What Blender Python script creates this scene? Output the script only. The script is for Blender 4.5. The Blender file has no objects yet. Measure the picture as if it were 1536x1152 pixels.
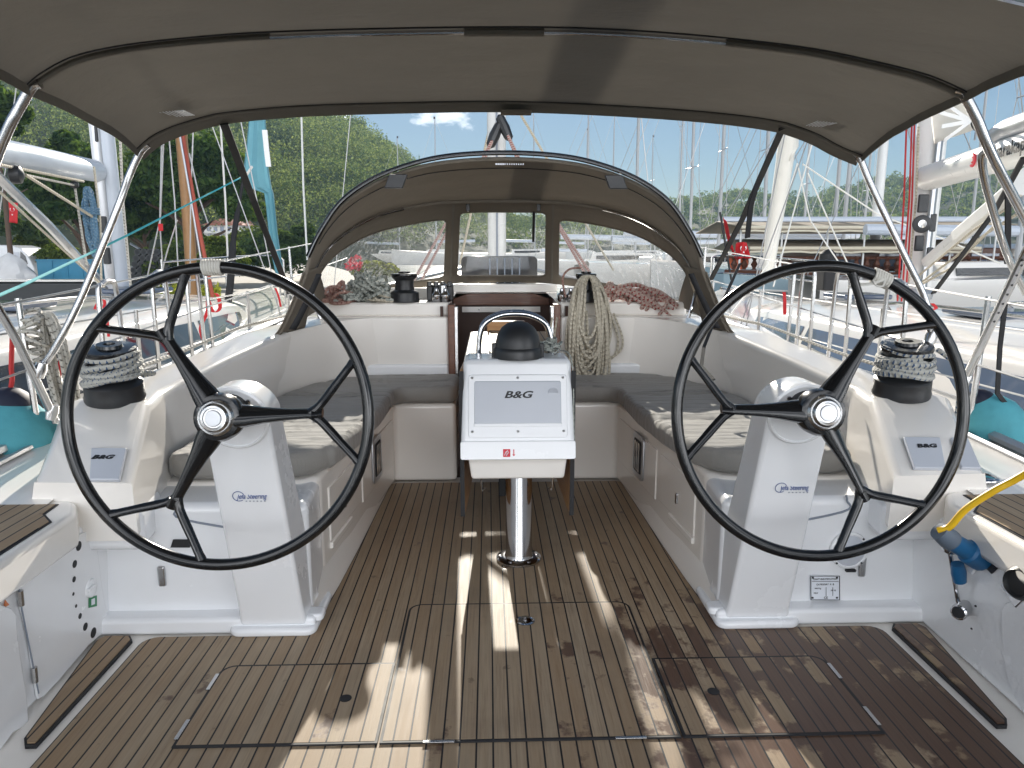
import bpy, bmesh, math, random
import numpy as np
from mathutils import Vector, Matrix, Euler, noise
random.seed(7); RNG = np.random.default_rng(7)
SC = bpy.context.scene; COL = SC.collection
R = math.radians
# ---------------------------------------------------------------- camera model (one pixel = one ray; used to read positions off the photo)
FP = 1100.0
TH = math.atan(200 / FP); PS = math.atan(35 / FP * math.cos(TH))
CAM = Vector((-.1, 0, 1.38))
FW = Vector((math.sin(PS) * math.cos(TH), math.cos(PS) * math.cos(TH), -math.sin(TH)))
RT = Vector((math.cos(PS), -math.sin(PS), 0)); UP = RT.cross(FW)
def ray(px, py): return FW + RT * ((px - 768) / FP) + UP * (-(py - 576) / FP)
def at(px, py, Y):
    d = ray(px, py); return CAM + d * (Y / d.y)
def onz(px, py, z):
    d = ray(px, py); return CAM + d * ((z - CAM.z) / d.z)
def onx(px, py, x):
    d = ray(px, py); return CAM + d * ((x - CAM.x) / d.x)
def solve(px, py, fn, a=.5, b=20):
    for _ in range(60):
        m = (a + b) / 2
        if fn(at(px, py, a)) * fn(at(px, py, m)) <= 0: b = m
        else: a = m
    return at(px, py, a)
# ---------------------------------------------------------------- mesh builder
def catmull(pts, n=6, closed=False):
    P = [Vector(p) for p in pts]; N = len(P); out = []
    if N < 3: return P
    for i in range(N if closed else N - 1):
        if closed: a, b, c, d = P[i - 1], P[i], P[(i + 1) % N], P[(i + 2) % N]
        else: a, b, c, d = P[max(i - 1, 0)], P[i], P[i + 1], P[min(i + 2, N - 1)]
        for k in range(n):
            t = k / n
            out.append(.5 * ((2 * b) + (c - a) * t + (2 * a - 5 * b + 4 * c - d) * t * t + (3 * b - a - 3 * c + d) * t ** 3))
    if not closed: out.append(P[-1])
    return out
def resample(pts, n):
    P = [Vector(p) for p in pts]; L = [0]
    for a, b in zip(P, P[1:]): L.append(L[-1] + (b - a).length)
    out = []; j = 0
    for i in range(n):
        s = L[-1] * i / (n - 1)
        while j < len(P) - 2 and L[j + 1] < s: j += 1
        d = L[j + 1] - L[j]
        out.append(P[j].lerp(P[j + 1], (s - L[j]) / d if d > 1e-9 else 0))
    return out
class MB:
    def __init__(s): s.v = []; s.f = []; s.m = []; s.uv = []
    def add(s, vs, fs, mi=0, uvs=None):
        o = len(s.v); s.v += [Vector(p) for p in vs]
        for k, f in enumerate(fs):
            s.f.append([o + i for i in f]); s.m.append(mi)
            s.uv.append(uvs[k] if uvs else [(0, 0)] * len(f))
        return s
    def box(s, x0, x1, y0, y1, z0, z1, mi=0):
        v = [(x, y, z) for z in (z0, z1) for x, y in ((x0, y0), (x1, y0), (x1, y1), (x0, y1))]
        return s.hexa(v, mi)
    def hexa(s, v, mi=0):          # bottom ring of four, top ring of four
        return s.add(v, [(0, 3, 2, 1), (4, 5, 6, 7), (0, 1, 5, 4), (1, 2, 6, 5), (2, 3, 7, 6), (3, 0, 4, 7)], mi)
    def prism(s, poly, vec, mi=0):
        n = len(poly); vec = Vector(vec); P = [Vector(p) for p in poly]
        return s.add(P + [p + vec for p in P], [tuple(range(n))[::-1], tuple(range(n, 2 * n))] + [(i, (i + 1) % n, n + (i + 1) % n, n + i) for i in range(n)], mi)
    def tube(s, pts, r, n=8, closed=False, caps=True, mi=0, flat=1.0):
        P = [Vector(p) for p in pts]; N = len(P)
        if N < 2: return s
        rr = r if isinstance(r, (list, tuple)) else [r] * N
        T = []
        for i in range(N):
            a = P[i - 1] if (i or closed) else P[0]; b = P[(i + 1) % N] if (i < N - 1 or closed) else P[-1]
            t = b - a; T.append(t.normalized() if t.length > 1e-9 else Vector((0, 0, 1)))
        u = T[0].orthogonal().normalized(); vs = []; L = 0; Ls = []
        for i in range(N):
            u = (u - T[i] * u.dot(T[i])); u = u.normalized() if u.length > 1e-6 else T[i].orthogonal().normalized()
            w = T[i].cross(u)
            if i: L += (P[i] - P[i - 1]).length
            Ls.append(L)
            for k in range(n):
                a = 2 * math.pi * k / n; vs.append(P[i] + u * (rr[i] * math.cos(a)) + w * (rr[i] * flat * math.sin(a)))
        fs = []; uv = []
        for i in range(N if closed else N - 1):
            j = (i + 1) % N; l1 = Ls[j] if j else L + (P[0] - P[-1]).length
            for k in range(n):
                q = (k + 1) % n; fs.append((i * n + k, i * n + q, j * n + q, j * n + k))
                uv.append([(Ls[i], k / n), (Ls[i], (k + 1) / n), (l1, (k + 1) / n), (l1, k / n)])
        if caps and not closed:
            fs.append(tuple(range(n))[::-1]); uv.append([(0, 0)] * n)
            fs.append(tuple((N - 1) * n + k for k in range(n))); uv.append([(0, 0)] * n)
        return s.add(vs, fs, mi, uv)
    def lathe(s, prof, c=(0, 0, 0), axis=(0, 0, 1), n=24, mi=0):
        ax = Vector(axis).normalized(); u = ax.orthogonal().normalized(); w = ax.cross(u); c = Vector(c); vs = []
        for r, h in prof:
            for k in range(n):
                a = 2 * math.pi * k / n; vs.append(c + ax * h + (u * math.cos(a) + w * math.sin(a)) * max(r, 1e-4))
        fs = [(i * n + k, i * n + (k + 1) % n, (i + 1) * n + (k + 1) % n, (i + 1) * n + k) for i in range(len(prof) - 1) for k in range(n)]
        fs += [tuple(range(n))[::-1], tuple((len(prof) - 1) * n + k for k in range(n))]
        return s.add(vs, fs, mi)
    def grid(s, rows, mi=0, wrap=False):
        a = len(rows); b = len(rows[0]); vs = [p for r in rows for p in r]; fs = []; uv = []
        for i in range(a - 1):
            for k in range(b if wrap else b - 1):
                q = (k + 1) % b; fs.append((i * b + k, i * b + q, (i + 1) * b + q, (i + 1) * b + k))
                uv.append([(k / b, i / a), ((k + 1) / b, i / a), ((k + 1) / b, (i + 1) / a), (k / b, (i + 1) / a)])
        return s.add(vs, fs, mi, uv)
    def strip(s, pts, w, side, t=.002, mi=0):   # a flat ribbon with thickness
        P = [Vector(p) for p in pts]; sd = Vector(side).normalized(); rows = []
        for i, p in enumerate(P):
            tg = (P[min(i + 1, len(P) - 1)] - P[max(i - 1, 0)]).normalized(); nn = tg.cross(sd).normalized()
            rows.append([p - sd * w / 2 - nn * t, p + sd * w / 2 - nn * t, p + sd * w / 2 + nn * t, p - sd * w / 2 + nn * t])
        return s.grid(rows, mi, wrap=True)
    def build(s, name, mats, parent=None, smooth=True, bevel=0, seg=3, sub=0, solid=0, local=False, angle=35, recalc=True):
        me = bpy.data.meshes.new(name)
        if parent is not None and not local:
            M = full_matrix(parent).inverted(); vs = [M @ p for p in s.v]
        else: vs = s.v
        me.from_pydata([tuple(p) for p in vs], [], s.f)
        mats = mats if isinstance(mats, (list, tuple)) else [mats]
        for m in mats: me.materials.append(m)
        me.polygons.foreach_set('material_index', s.m)
        ul = me.uv_layers.new(name='UVMap')
        ul.data.foreach_set('uv', [c for f in s.uv for p in f for c in p])
        if recalc:
            bm = bmesh.new(); bm.from_mesh(me); bmesh.ops.recalc_face_normals(bm, faces=bm.faces); bm.to_mesh(me); bm.free()
        if smooth:
            me.polygons.foreach_set('use_smooth', [True] * len(me.polygons))
            if not bevel and not sub: me.set_sharp_from_angle(angle=R(angle))
        o = bpy.data.objects.new(name, me); COL.objects.link(o)
        if parent is not None: o.parent = parent
        if solid:
            m = o.modifiers.new('solid', 'SOLIDIFY'); m.thickness = solid; m.offset = 0
        if bevel:
            m = o.modifiers.new('bevel', 'BEVEL'); m.width = bevel; m.segments = seg; m.limit_method = 'ANGLE'; m.angle_limit = R(28); m.harden_normals = smooth
        if sub:
            m = o.modifiers.new('sub', 'SUBSURF'); m.levels = sub; m.render_levels = sub
        return o
def full_matrix(o):
    m = o.matrix_basis.copy()
    return full_matrix(o.parent) @ m if o.parent else m
def tag(o, label=None, cat=None, group=None, kind=None):
    if label: o['label'] = label
    if cat: o['category'] = cat
    if group: o['group'] = group
    if kind: o['kind'] = kind
    return o
def thing(name, label, cat, loc=(0, 0, 0), group=None, rot=None):
    o = bpy.data.objects.new(name, None); COL.objects.link(o); o.location = loc; o.empty_display_size = .1
    if rot: o.rotation_euler = rot
    return tag(o, label, cat, group)
def struct(name, mb, mat, **k): return tag(mb.build(name, mat, **k), kind='structure')
def dup(o, parent=None):
    c = o.copy(); COL.objects.link(c)
    if parent is not None: c.parent = parent
    for ch in list(o.children): dup(ch, c)
    return c
def text(name, s, loc, size, mat, parent, rot=(math.pi / 2, 0, 0), align='CENTER', shear=0, bold=0, extrude=.0006, sx=1):
    cu = bpy.data.curves.new(name, 'FONT'); cu.body = s; cu.size = size; cu.align_x = align; cu.align_y = 'CENTER'; cu.shear = shear; cu.offset = bold; cu.extrude = extrude; cu.resolution_u = 3
    t = bpy.data.objects.new(name, cu); COL.objects.link(t); bpy.context.view_layer.update()
    me = bpy.data.meshes.new_from_object(t.evaluated_get(bpy.context.evaluated_depsgraph_get()))
    bpy.data.objects.remove(t); me.materials.clear(); me.materials.append(mat)
    o = bpy.data.objects.new(name, me); COL.objects.link(o); o.parent = parent
    M = Matrix.Translation(loc) @ (rot if isinstance(rot, Matrix) else Euler(rot).to_matrix().to_4x4()) @ Matrix.Diagonal((sx, 1, 1, 1))
    me.transform(full_matrix(parent).inverted() @ M if parent else M)
    return o
# ---------------------------------------------------------------- materials
def nd(nt, t, **k):
    n = nt.nodes.new(t)
    for a, b in k.items(): setattr(n, a, b)
    return n
class NT:
    def __init__(s, name):
        s.mat = bpy.data.materials.new(name); s.mat.use_nodes = True; s.t = s.mat.node_tree; s.t.nodes.clear()
        s.out = s.n('ShaderNodeOutputMaterial')
    def n(s, t, **k): return nd(s.t, t, **k)
    def link(s, a, b): s.t.links.new(a, b)
    def val(s, sock, v):
        if hasattr(v, 'is_output') or isinstance(v, bpy.types.NodeSocket): s.link(v, sock)
        else: sock.default_value = v
    def math(s, op, a, b=0, c=0, clamp=False):
        n = s.n('ShaderNodeMath', operation=op, use_clamp=clamp)
        for i, v in enumerate((a, b, c)): s.val(n.inputs[i], v)
        return n.outputs[0]
    def mix(s, f, a, b, blend='MIX'):
        n = s.n('ShaderNodeMix', data_type='RGBA', blend_type=blend); s.val(n.inputs[0], f)
        for i, v in ((6, a), (7, b)): s.val(n.inputs[i], v if isinstance(v, bpy.types.NodeSocket) else (*v[:3], 1))
        return n.outputs[2]
    def ramp(s, f, stops):
        n = s.n('ShaderNodeValToRGB'); s.link(f, n.inputs[0]); e = n.color_ramp.elements
        while len(e) < len(stops): e.new(.5)
        for el, (p, c) in zip(e, stops): el.position = p; el.color = (*c, 1) if len(c) == 3 else c
        return n.outputs[0]
    def noise(s, vec, scale, detail=3, rough=.55, col=False):
        n = s.n('ShaderNodeTexNoise'); n.inputs['Scale'].default_value = scale; n.inputs['Detail'].default_value = detail; n.inputs['Roughness'].default_value = rough
        if vec is not None: s.link(vec, n.inputs['Vector'])
        return n.outputs[1 if col else 0]
    def pos(s): return s.n('ShaderNodeNewGeometry').outputs['Position']
    def obj(s): return s.n('ShaderNodeTexCoord').outputs['Object']
    def uv(s): return s.n('ShaderNodeTexCoord').outputs['UV']
    def scale(s, vec, sc):
        n = s.n('ShaderNodeVectorMath', operation='MULTIPLY'); s.link(vec, n.inputs[0]); n.inputs[1].default_value = sc; return n.outputs[0]
    def xyz(s, vec):
        n = s.n('ShaderNodeSeparateXYZ'); s.link(vec, n.inputs[0]); return n.outputs
    def bump(s, h, strength=.3, dist=.01):
        n = s.n('ShaderNodeBump'); n.inputs['Strength'].default_value = strength; n.inputs['Distance'].default_value = dist; s.link(h, n.inputs['Height']); return n.outputs[0]
    def pbr(s, color=(.8, .8, .8), rough=.5, metal=0, normal=None, spec=None, coat=0, sheen=0, out=True):
        p = s.n('ShaderNodeBsdfPrincipled'); c = color
        s.val(p.inputs['Base Color'], c if isinstance(c, bpy.types.NodeSocket) else (*c[:3], 1)); s.val(p.inputs['Roughness'], rough); p.inputs['Metallic'].default_value = metal
        if normal is not None: s.link(normal, p.inputs['Normal'])
        if spec is not None: p.inputs['Specular IOR Level'].default_value = spec
        if coat: p.inputs['Coat Weight'].default_value = coat; p.inputs['Coat Roughness'].default_value = .08
        if sheen: p.inputs['Sheen Weight'].default_value = sheen
        if out: s.link(p.outputs[0], s.out.inputs[0])
        return p
def simple(name, color, rough=.5, metal=0, var=.08, vs=6, bump=0, bs=80, coat=0, spec=None):
    n = NT(name); pz = n.pos()
    a = n.noise(pz, vs, 4); k = n.math('MULTIPLY_ADD', n.math('SUBTRACT', a, .5), var * 2, 1)
    hs = n.n('ShaderNodeHueSaturation'); hs.inputs['Color'].default_value = (*color, 1); n.link(k, hs.inputs['Value'])
    nm = n.bump(n.noise(pz, bs, 3), bump, .003) if bump else None
    rg = n.math('MULTIPLY_ADD', n.noise(pz, vs * 2.3, 3), .16, rough - .08, clamp=True)
    n.pbr(hs.outputs[0], rg, metal, nm, spec, coat); return n.mat
M = {}
# white gelcoat: glossy, faint grime and micro waviness
def gelcoat(name, col, rough=.16):
    n = NT(name); p = n.pos()
    g = n.noise(p, 2.2, 6, .65); d = n.noise(n.scale(p, (9, 9, 2)), 3, 5, .7)
    c = n.mix(n.ramp(d, [(.52, (0, 0, 0)), (.85, (.10, .10, .10))]), col, tuple(x * .86 for x in col[:2]) + (col[2] * .78,))
    rg = n.math('MULTIPLY_ADD', g, .22, rough - .06)
    n.pbr(c, rg, 0, n.bump(n.noise(p, 7, 2), .04, .02), None, .6); return n.mat
M['gel'] = gelcoat('white gelcoat', (.82, .785, .735))
M['gelcool'] = gelcoat('white moulded plastic', (.80, .81, .825), .2)
M['panel'] = simple('grey instrument cover', (.50, .525, .575), .35, var=.03)
M['black'] = simple('black gloss paint', (.006, .0065, .0075), .16, coat=.25, var=.2, spec=.35)
M['blackm'] = simple('black plastic', (.016, .017, .019), .38, var=.25, bump=.08)
M['rubber'] = simple('black caulk', (.012, .012, .014), .6)
M['strap'] = simple('black webbing', (.014, .014, .016), .75, bump=.4, bs=300)
M['chrome'] = simple('polished stainless steel', (.56, .56, .57), .09, 1, var=.05)
M['steel'] = simple('stainless tube', (.55, .55, .55), .24, 1, var=.06)
M['alu'] = simple('painted aluminium spar', (.52, .57, .64), .32, 0, var=.05)
M['aluw'] = simple('white painted spar', (.76, .76, .74), .3, 0, var=.05)
M['alug'] = simple('anodised aluminium rail', (.5, .51, .53), .38, .85, var=.08)
M['glass'] = simple('dark tinted glass', (.012, .015, .02), .08, coat=.5)
M['glassb'] = simple('blue tinted cabin glass', (.10, .13, .19), .08, coat=.5)
M['red'] = simple('red cloth', (.55, .015, .02), .7, var=.15)
M['redsail'] = simple('faded red sail cover', (.40, .085, .055), .75, var=.15, bump=.3, bs=40)
M['redrope'] = simple('red rope', (.45, .03, .03), .75, bump=.4, bs=200)
M['whitep'] = simple('white flag print', (.8, .8, .8), .7)
M['teal'] = simple('turquoise fender cover', (.07, .31, .37), .8, var=.3, vs=9, bump=.7, bs=28)
M['navy'] = simple('navy fender end', (.012, .016, .035), .6)
M['tealrope'] = simple('turquoise line', (.05, .38, .42), .7)
M['sock'] = simple('turquoise sail sock', (.13, .33, .40), .75, var=.1, bump=.3, bs=30)
M['yellow'] = simple('yellow hose', (.72, .44, .01), .4, var=.08)
M['blueplug'] = simple('blue plug plastic', (.008, .10, .24), .42, var=.1)
M['greyplug'] = simple('grey plug plastic', (.10, .13, .17), .5)
M['ink'] = simple('black print', (.012, .012, .014), .5)
M['inkblue'] = simple('blue print', (.02, .06, .22), .5)
M['inkgrey'] = simple('grey print', (.22, .25, .3), .5)
M['inkred'] = simple('red print', (.6, .02, .04), .5)
M['inkgreen'] = simple('green print', (.02, .22, .08), .5)
M['inkorange'] = simple('orange print', (.65, .18, .04), .5)
M['plate'] = simple('white sticker', (.72, .75, .8), .4)
M['whiterub'] = simple('white whipping tape', (.62, .60, .55), .7, bump=.5, bs=200)
M['sail'] = simple('white sailcloth', (.78, .77, .72), .6, var=.05, bump=.15, bs=25)
M['farspar'] = simple('weathered grey spar', (.40, .41, .42), .4)
M['stay'] = simple('stay wire', (.42, .42, .42), .35, .7)
M['staydark'] = simple('dark stay', (.06, .06, .07), .5)
M['woodspar'] = simple('varnished wooden spar', (.36, .19, .075), .4, var=.2, vs=12)
M['brownwood'] = simple('dark brown balustrade wood', (.10, .035, .016), .45, var=.2)
M['hullblue'] = simple('grey blue hull paint', (.34, .45, .50), .3, var=.05)
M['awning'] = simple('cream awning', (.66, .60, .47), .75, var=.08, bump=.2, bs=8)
M['awnshade'] = simple('awning cloth with painted shade', (.24, .20, .145), .8, var=.1)  # cream awning cloth, its underside shade put into a darker colour
M['concrete'] = simple('quay concrete', (.34, .32, .28), .85, var=.2, vs=2)
M['bluecont'] = simple('blue painted steel', (.03, .20, .33), .5, var=.2, vs=1.5)
M['housew'] = simple('white house render', (.68, .67, .64), .8)
M['tile'] = simple('red roof tile', (.36, .12, .07), .8, var=.2)
M['tarp'] = simple('white tarpaulin', (.6, .6, .6), .5, var=.2, vs=3, bump=.6, bs=5)
M['vanp'] = simple('white van paint', (.68, .70, .73), .25, coat=.4)
M['tyre'] = simple('tyre rubber', (.015, .015, .015), .8)
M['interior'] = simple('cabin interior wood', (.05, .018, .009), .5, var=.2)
def wood(name, c1, c2, rough=.35, sc=(40, 3, 3)):
    n = NT(name); p = n.pos(); g = n.noise(n.scale(p, sc), 1.5, 6, .65)
    n.pbr(n.ramp(g, [(.3, c1), (.7, c2)]), rough, 0, n.bump(g, .1, .002), coat=.2); return n.mat
M['mahog'] = wood('mahogany', (.075, .024, .010), (.17, .06, .026), sc=(3, 3, 40))
M['leafwood'] = wood('oiled table wood', (.30, .14, .05), (.46, .25, .105), sc=(3, 4, 30))
def teak(name, lines=True, wet=True, pitch=.0475, off=0.0, tone=1.0):
    n = NT(name); p = n.pos(); x, y, z = n.xyz(p)
    u = n.math('DIVIDE', n.math('ADD', x, off), pitch); fr = n.math('FRACT', u); pid = n.math('FLOOR', u)
    wn = n.n('ShaderNodeTexWhiteNoise', noise_dimensions='1D'); n.link(pid, wn.inputs['W']); rnd = wn.outputs[0]
    cv = n.n('ShaderNodeCombineXYZ'); n.link(n.math('MULTIPLY', x, 150), cv.inputs[0]); n.link(n.math('MULTIPLY_ADD', rnd, 40, n.math('MULTIPLY', y, 5)), cv.inputs[1]); n.link(n.math('MULTIPLY', rnd, 17), cv.inputs[2])
    grain = n.noise(cv.outputs[0], 1, 5, .65)
    cv2 = n.n('ShaderNodeCombineXYZ'); n.link(n.math('MULTIPLY', x, 30), cv2.inputs[0]); n.link(n.math('MULTIPLY_ADD', rnd, 11, n.math('MULTIPLY', y, 2)), cv2.inputs[1]); n.link(rnd, cv2.inputs[2])
    blot = n.noise(cv2.outputs[0], 1, 4, .6); big = n.noise(p, 2.4, 5, .65); spots = n.noise(p, 14, 4, .6)
    T = lambda c: tuple(q * tone for q in c)
    c = n.ramp(grain, [(.28, T((.205, .142, .088))), (.5, T((.31, .228, .146))), (.75, T((.39, .30, .20)))])
    c = n.mix(n.ramp(blot, [(.35, (0, 0, 0)), (.7, (.65, .65, .65))]), c, T((.34, .275, .195)))
    c = n.mix(n.math('MULTIPLY', rnd, .55), c, T((.26, .165, .088)))
    c = n.mix(n.ramp(big, [(.48, (0, 0, 0)), (.72, (.38, .38, .38))]), c, T((.16, .125, .09)))
    c = n.mix(n.ramp(spots, [(.66, (0, 0, 0)), (.74, (.6, .6, .6))]), c, T((.11, .075, .05)))
    rough = .62; rg = n.math('MULTIPLY_ADD', grain, .2, .5)
    if wet:   # damp, dark red brown patches on the starboard aft boards
        reg = n.math('MULTIPLY', n.math('MULTIPLY_ADD', x, 1.15, .10, clamp=True), n.math('MULTIPLY_ADD', y, -1.1, 3.55, clamp=True))
        cvw = n.n('ShaderNodeCombineXYZ'); n.link(n.math('MULTIPLY_ADD', rnd, .8, n.math('MULTIPLY', x, 2.6)), cvw.inputs[0]); n.link(n.math('MULTIPLY', y, 2.4), cvw.inputs[1]); n.link(n.math('MULTIPLY', rnd, 2.2), cvw.inputs[2])
        nz = n.noise(cvw.outputs[0], 1.6, 6, .62)
        w = n.math('ADD', n.math('MULTIPLY', reg, .45), n.math('MULTIPLY', n.math('SUBTRACT', nz, .5), 1.7))
        wf = n.ramp(w, [(.28, (0, 0, 0)), (.36, (1, 1, 1))])
        c = n.mix(n.math('MULTIPLY', wf, .86), c, n.mix(grain, T((.048, .021, .013)), T((.105, .050, .031))))
        rg = n.math('SUBTRACT', rg, n.math('MULTIPLY', wf, .26))
    h = grain
    if lines:
        ln = n.math('GREATER_THAN', n.math('ABSOLUTE', n.math('SUBTRACT', fr, .5)), .5 - .0026 / pitch)
        c = n.mix(ln, c, (.010, .010, .012)); h = n.math('SUBTRACT', n.math('MULTIPLY', grain, .35), ln)
    n.pbr(c, rg, 0, n.bump(h, .35, .003), .4); return n.mat
M['teak'] = teak('weathered teak boards')
M['teakseat'] = teak('pale teak seat boards', wet=False, tone=1.12)
M['teaktable'] = teak('teak table boards', wet=False, pitch=.08, off=.04, tone=1.15)
def canvas(name, col, trans=.18, sc=900):
    n = NT(name); p = n.pos(); w = n.noise(p, 420, 2); b = n.noise(n.scale(p, (1.2, 2.2, 1)), 2.5, 5, .6); s = n.noise(p, 9, 4)
    c = n.mix(n.ramp(b, [(.42, (0, 0, 0)), (.75, (.5, .5, .5))]), col, tuple(q * 1.22 for q in col)); c = n.mix(n.math('MULTIPLY', w, .25), c, tuple(q * .7 for q in col))
    nm = n.bump(n.math('ADD', n.math('MULTIPLY', b, 2.2), n.math('MULTIPLY', s, .25)), .35, .02)
    d = n.n('ShaderNodeBsdfDiffuse'); n.link(c, d.inputs[0]); n.link(nm, d.inputs['Normal'])
    t = n.n('ShaderNodeBsdfTranslucent'); n.link(c, t.inputs[0]); n.link(nm, t.inputs['Normal'])
    g = n.n('ShaderNodeBsdfGlossy'); g.inputs['Roughness'].default_value = .45; g.inputs[0].default_value = (.9, .9, .9, 1); n.link(nm, g.inputs['Normal'])
    m = n.n('ShaderNodeMixShader'); m.inputs[0].default_value = trans; n.link(d.outputs[0], m.inputs[1]); n.link(t.outputs[0], m.inputs[2])
    m2 = n.n('ShaderNodeMixShader'); m2.inputs[0].default_value = .018; n.link(m.outputs[0], m2.inputs[1]); n.link(g.outputs[0], m2.inputs[2])
    n.link(m2.outputs[0], n.out.inputs[0]); return n.mat
M['canvas'] = canvas('taupe acrylic canvas', (.205, .188, .162), .13)
M['canvasd'] = canvas('taupe hood canvas', (.205, .178, .143), .09)
def cushion():
    n = NT('grey cushion cloth'); p = n.pos(); x, y, z = n.xyz(p)
    w = n.noise(p, 260, 2); b = n.noise(n.scale(p, (1.5, 14, 1)), 2.4, 5, .62)
    rib = n.math('SINE', n.math('MULTIPLY_ADD', b, 9, n.math('MULTIPLY', y, 105)))
    c = n.mix(n.math('MULTIPLY', w, .6), (.265, .253, .233), (.19, .182, .168)); c = n.mix(n.ramp(b, [(.4, (0, 0, 0)), (.75, (.25, .25, .25))]), c, (.30, .29, .27))
    h = n.math('ADD', n.math('MULTIPLY', rib, .22), n.math('MULTIPLY', b, 1.4))
    n.pbr(c, .85, 0, n.bump(h, .34, .012), .25, sheen=.2); return n.mat
M['cushion'] = cushion()
def rope(name, base, fleck, amount=.35, tw=34):
    n = NT(name); uv = n.uv(); u, v, _ = n.xyz(uv)
    a = n.math('FRACT', n.math('ADD', n.math('MULTIPLY', u, tw), v)); b = n.math('FRACT', n.math('SUBTRACT', n.math('MULTIPLY', u, tw), v))
    f1 = n.math('LESS_THAN', a, amount); f2 = n.math('LESS_THAN', b, .55); f = n.math('MULTIPLY', f1, f2)
    dirt = n.noise(n.pos(), 30, 3)
    c = n.mix(f, base, fleck); c = n.mix(n.ramp(dirt, [(.45, (0, 0, 0)), (.8, (.5, .5, .5))]), c, tuple(q * .6 for q in base))
    h = n.math('ADD', n.math('SINE', n.math('MULTIPLY', a, 6.283)), n.math('SINE', n.math('MULTIPLY', b, 6.283)))
    n.pbr(c, .8, 0, n.bump(h, .5, .003)); return n.mat
M['ropew'] = rope('cream braided rope', (.56, .51, .41), (.40, .36, .28))
M['ropeb'] = rope('blue flecked rope', (.40, .40, .37), (.03, .07, .15), .34, 46)
M['roper'] = rope('red flecked rope', (.50, .37, .32), (.30, .05, .045), .45)
M['ropep'] = rope('faded pink rope', (.36, .22, .18), (.24, .10, .08), .4)
M['ropeg'] = rope('grey flecked rope', (.50, .48, .43), (.16, .15, .13), .25)
M['ropegr'] = rope('pale grey green rope', (.42, .44, .40), (.12, .15, .14), .3)
M['ropebl'] = rope('blue coil rope', (.10, .20, .30), (.22, .32, .40), .4)
def pvc():
    n = NT('clear vinyl window'); uv = n.pos(); x, y, z = n.xyz(uv)
    side = n.math('MULTIPLY_ADD', n.math('ABSOLUTE', x), 2.2, -1.25, clamp=True)
    st = n.noise(n.scale(uv, (34, 34, 3.2)), 1.2, 4, .6); sw = n.noise(uv, 7, 5, .6, )
    dis = n.noise(uv, 10, 3)
    streak = n.ramp(st, [(.50, (0, 0, 0)), (.66, (1, 1, 1))])
    f = n.math('ADD', .05, n.math('MULTIPLY', n.math('MULTIPLY', streak, side), .32)); f = n.math('ADD', f, n.math('MULTIPLY', n.ramp(sw, [(.55, (0, 0, 0)), (.75, (1, 1, 1))]), .12))
    nm = n.bump(n.math('ADD', dis, n.math('MULTIPLY', st, .6)), .5, .03)
    tr = n.n('ShaderNodeBsdfTransparent'); tr.inputs[0].default_value = (.93, .94, .94, 1)
    tl = n.n('ShaderNodeBsdfTranslucent'); tl.inputs[0].default_value = (.8, .82, .84, 1); n.link(nm, tl.inputs['Normal'])
    df = n.n('ShaderNodeBsdfDiffuse'); df.inputs[0].default_value = (.7, .72, .74, 1); n.link(nm, df.inputs['Normal'])
    gl = n.n('ShaderNodeBsdfGlossy'); gl.inputs['Roughness'].default_value = .12; n.link(nm, gl.inputs['Normal'])
    def mx(f, a, b):
        m = n.n('ShaderNodeMixShader'); n.val(m.inputs[0], f); n.link(a.outputs[0], m.inputs[1]); n.link(b.outputs[0], m.inputs[2]); return m
    s = mx(f, tr, mx(.5, tl, df)); s = mx(.06, s, gl); n.link(s.outputs[0], n.out.inputs[0]); return n.mat
M['pvc'] = pvc()
def foliage(name, c1, c2, tr=.4, ns=.4):
    n = NT(name); p = n.pos(); a = n.noise(p, ns, 4, .7); g = n.n('ShaderNodeNewGeometry').outputs['Random Per Island']
    k = n.math('ADD', n.math('MULTIPLY', a, .9), n.math('MULTIPLY', n.math('SUBTRACT', g, .5), .5))
    c = n.ramp(k, [(.2, c1), (.7, c2)])
    d = n.n('ShaderNodeBsdfDiffuse'); n.link(c, d.inputs[0]); t = n.n('ShaderNodeBsdfTranslucent')
    n.link(n.mix(1.0, c, (1.25, 1.2, .55), 'MULTIPLY'), t.inputs[0])
    m = n.n('ShaderNodeMixShader'); m.inputs[0].default_value = tr; n.link(d.outputs[0], m.inputs[1]); n.link(t.outputs[0], m.inputs[2]); n.link(m.outputs[0], n.out.inputs[0]); return n.mat
M['pine'] = foliage('stone pine needles', (.024, .055, .018), (.10, .16, .042), .42)
M['forest'] = foliage('hill forest foliage', (.050, .090, .048), (.205, .250, .125), .48, .11)
M['shrub'] = foliage('shrub leaves', (.035, .060, .016), (.15, .20, .05), .4, .6)
M['shrubd'] = foliage('dark shrub leaves', (.028, .055, .025), (.085, .13, .048), .35, .6)
M['grass'] = foliage('verge grass', (.09, .12, .02), (.26, .28, .06), .4, .8)
M['flower'] = simple('red flowers', (.62, .02, .05), .7)
M['bark'] = simple('bark', (.10, .065, .045), .9, var=.25, vs=5, bump=.8, bs=12)
n = NT('hill soil'); p = n.pos(); n.pbr(n.ramp(n.noise(p, .05, 6, .65), [(.35, (.035, .05, .022)), (.75, (.10, .105, .05))]), .95); M['soil'] = n.mat
n = NT('harbour water'); p = n.pos(); h = n.math('ADD', n.noise(n.scale(p, (1, 1.6, 1)), 2.2, 5, .6), n.math('MULTIPLY', n.noise(p, .5, 3), 1.5))
n.pbr((.010, .040, .050), .12, 0, n.bump(h, .35, .12), .5); M['water'] = n.mat
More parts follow.
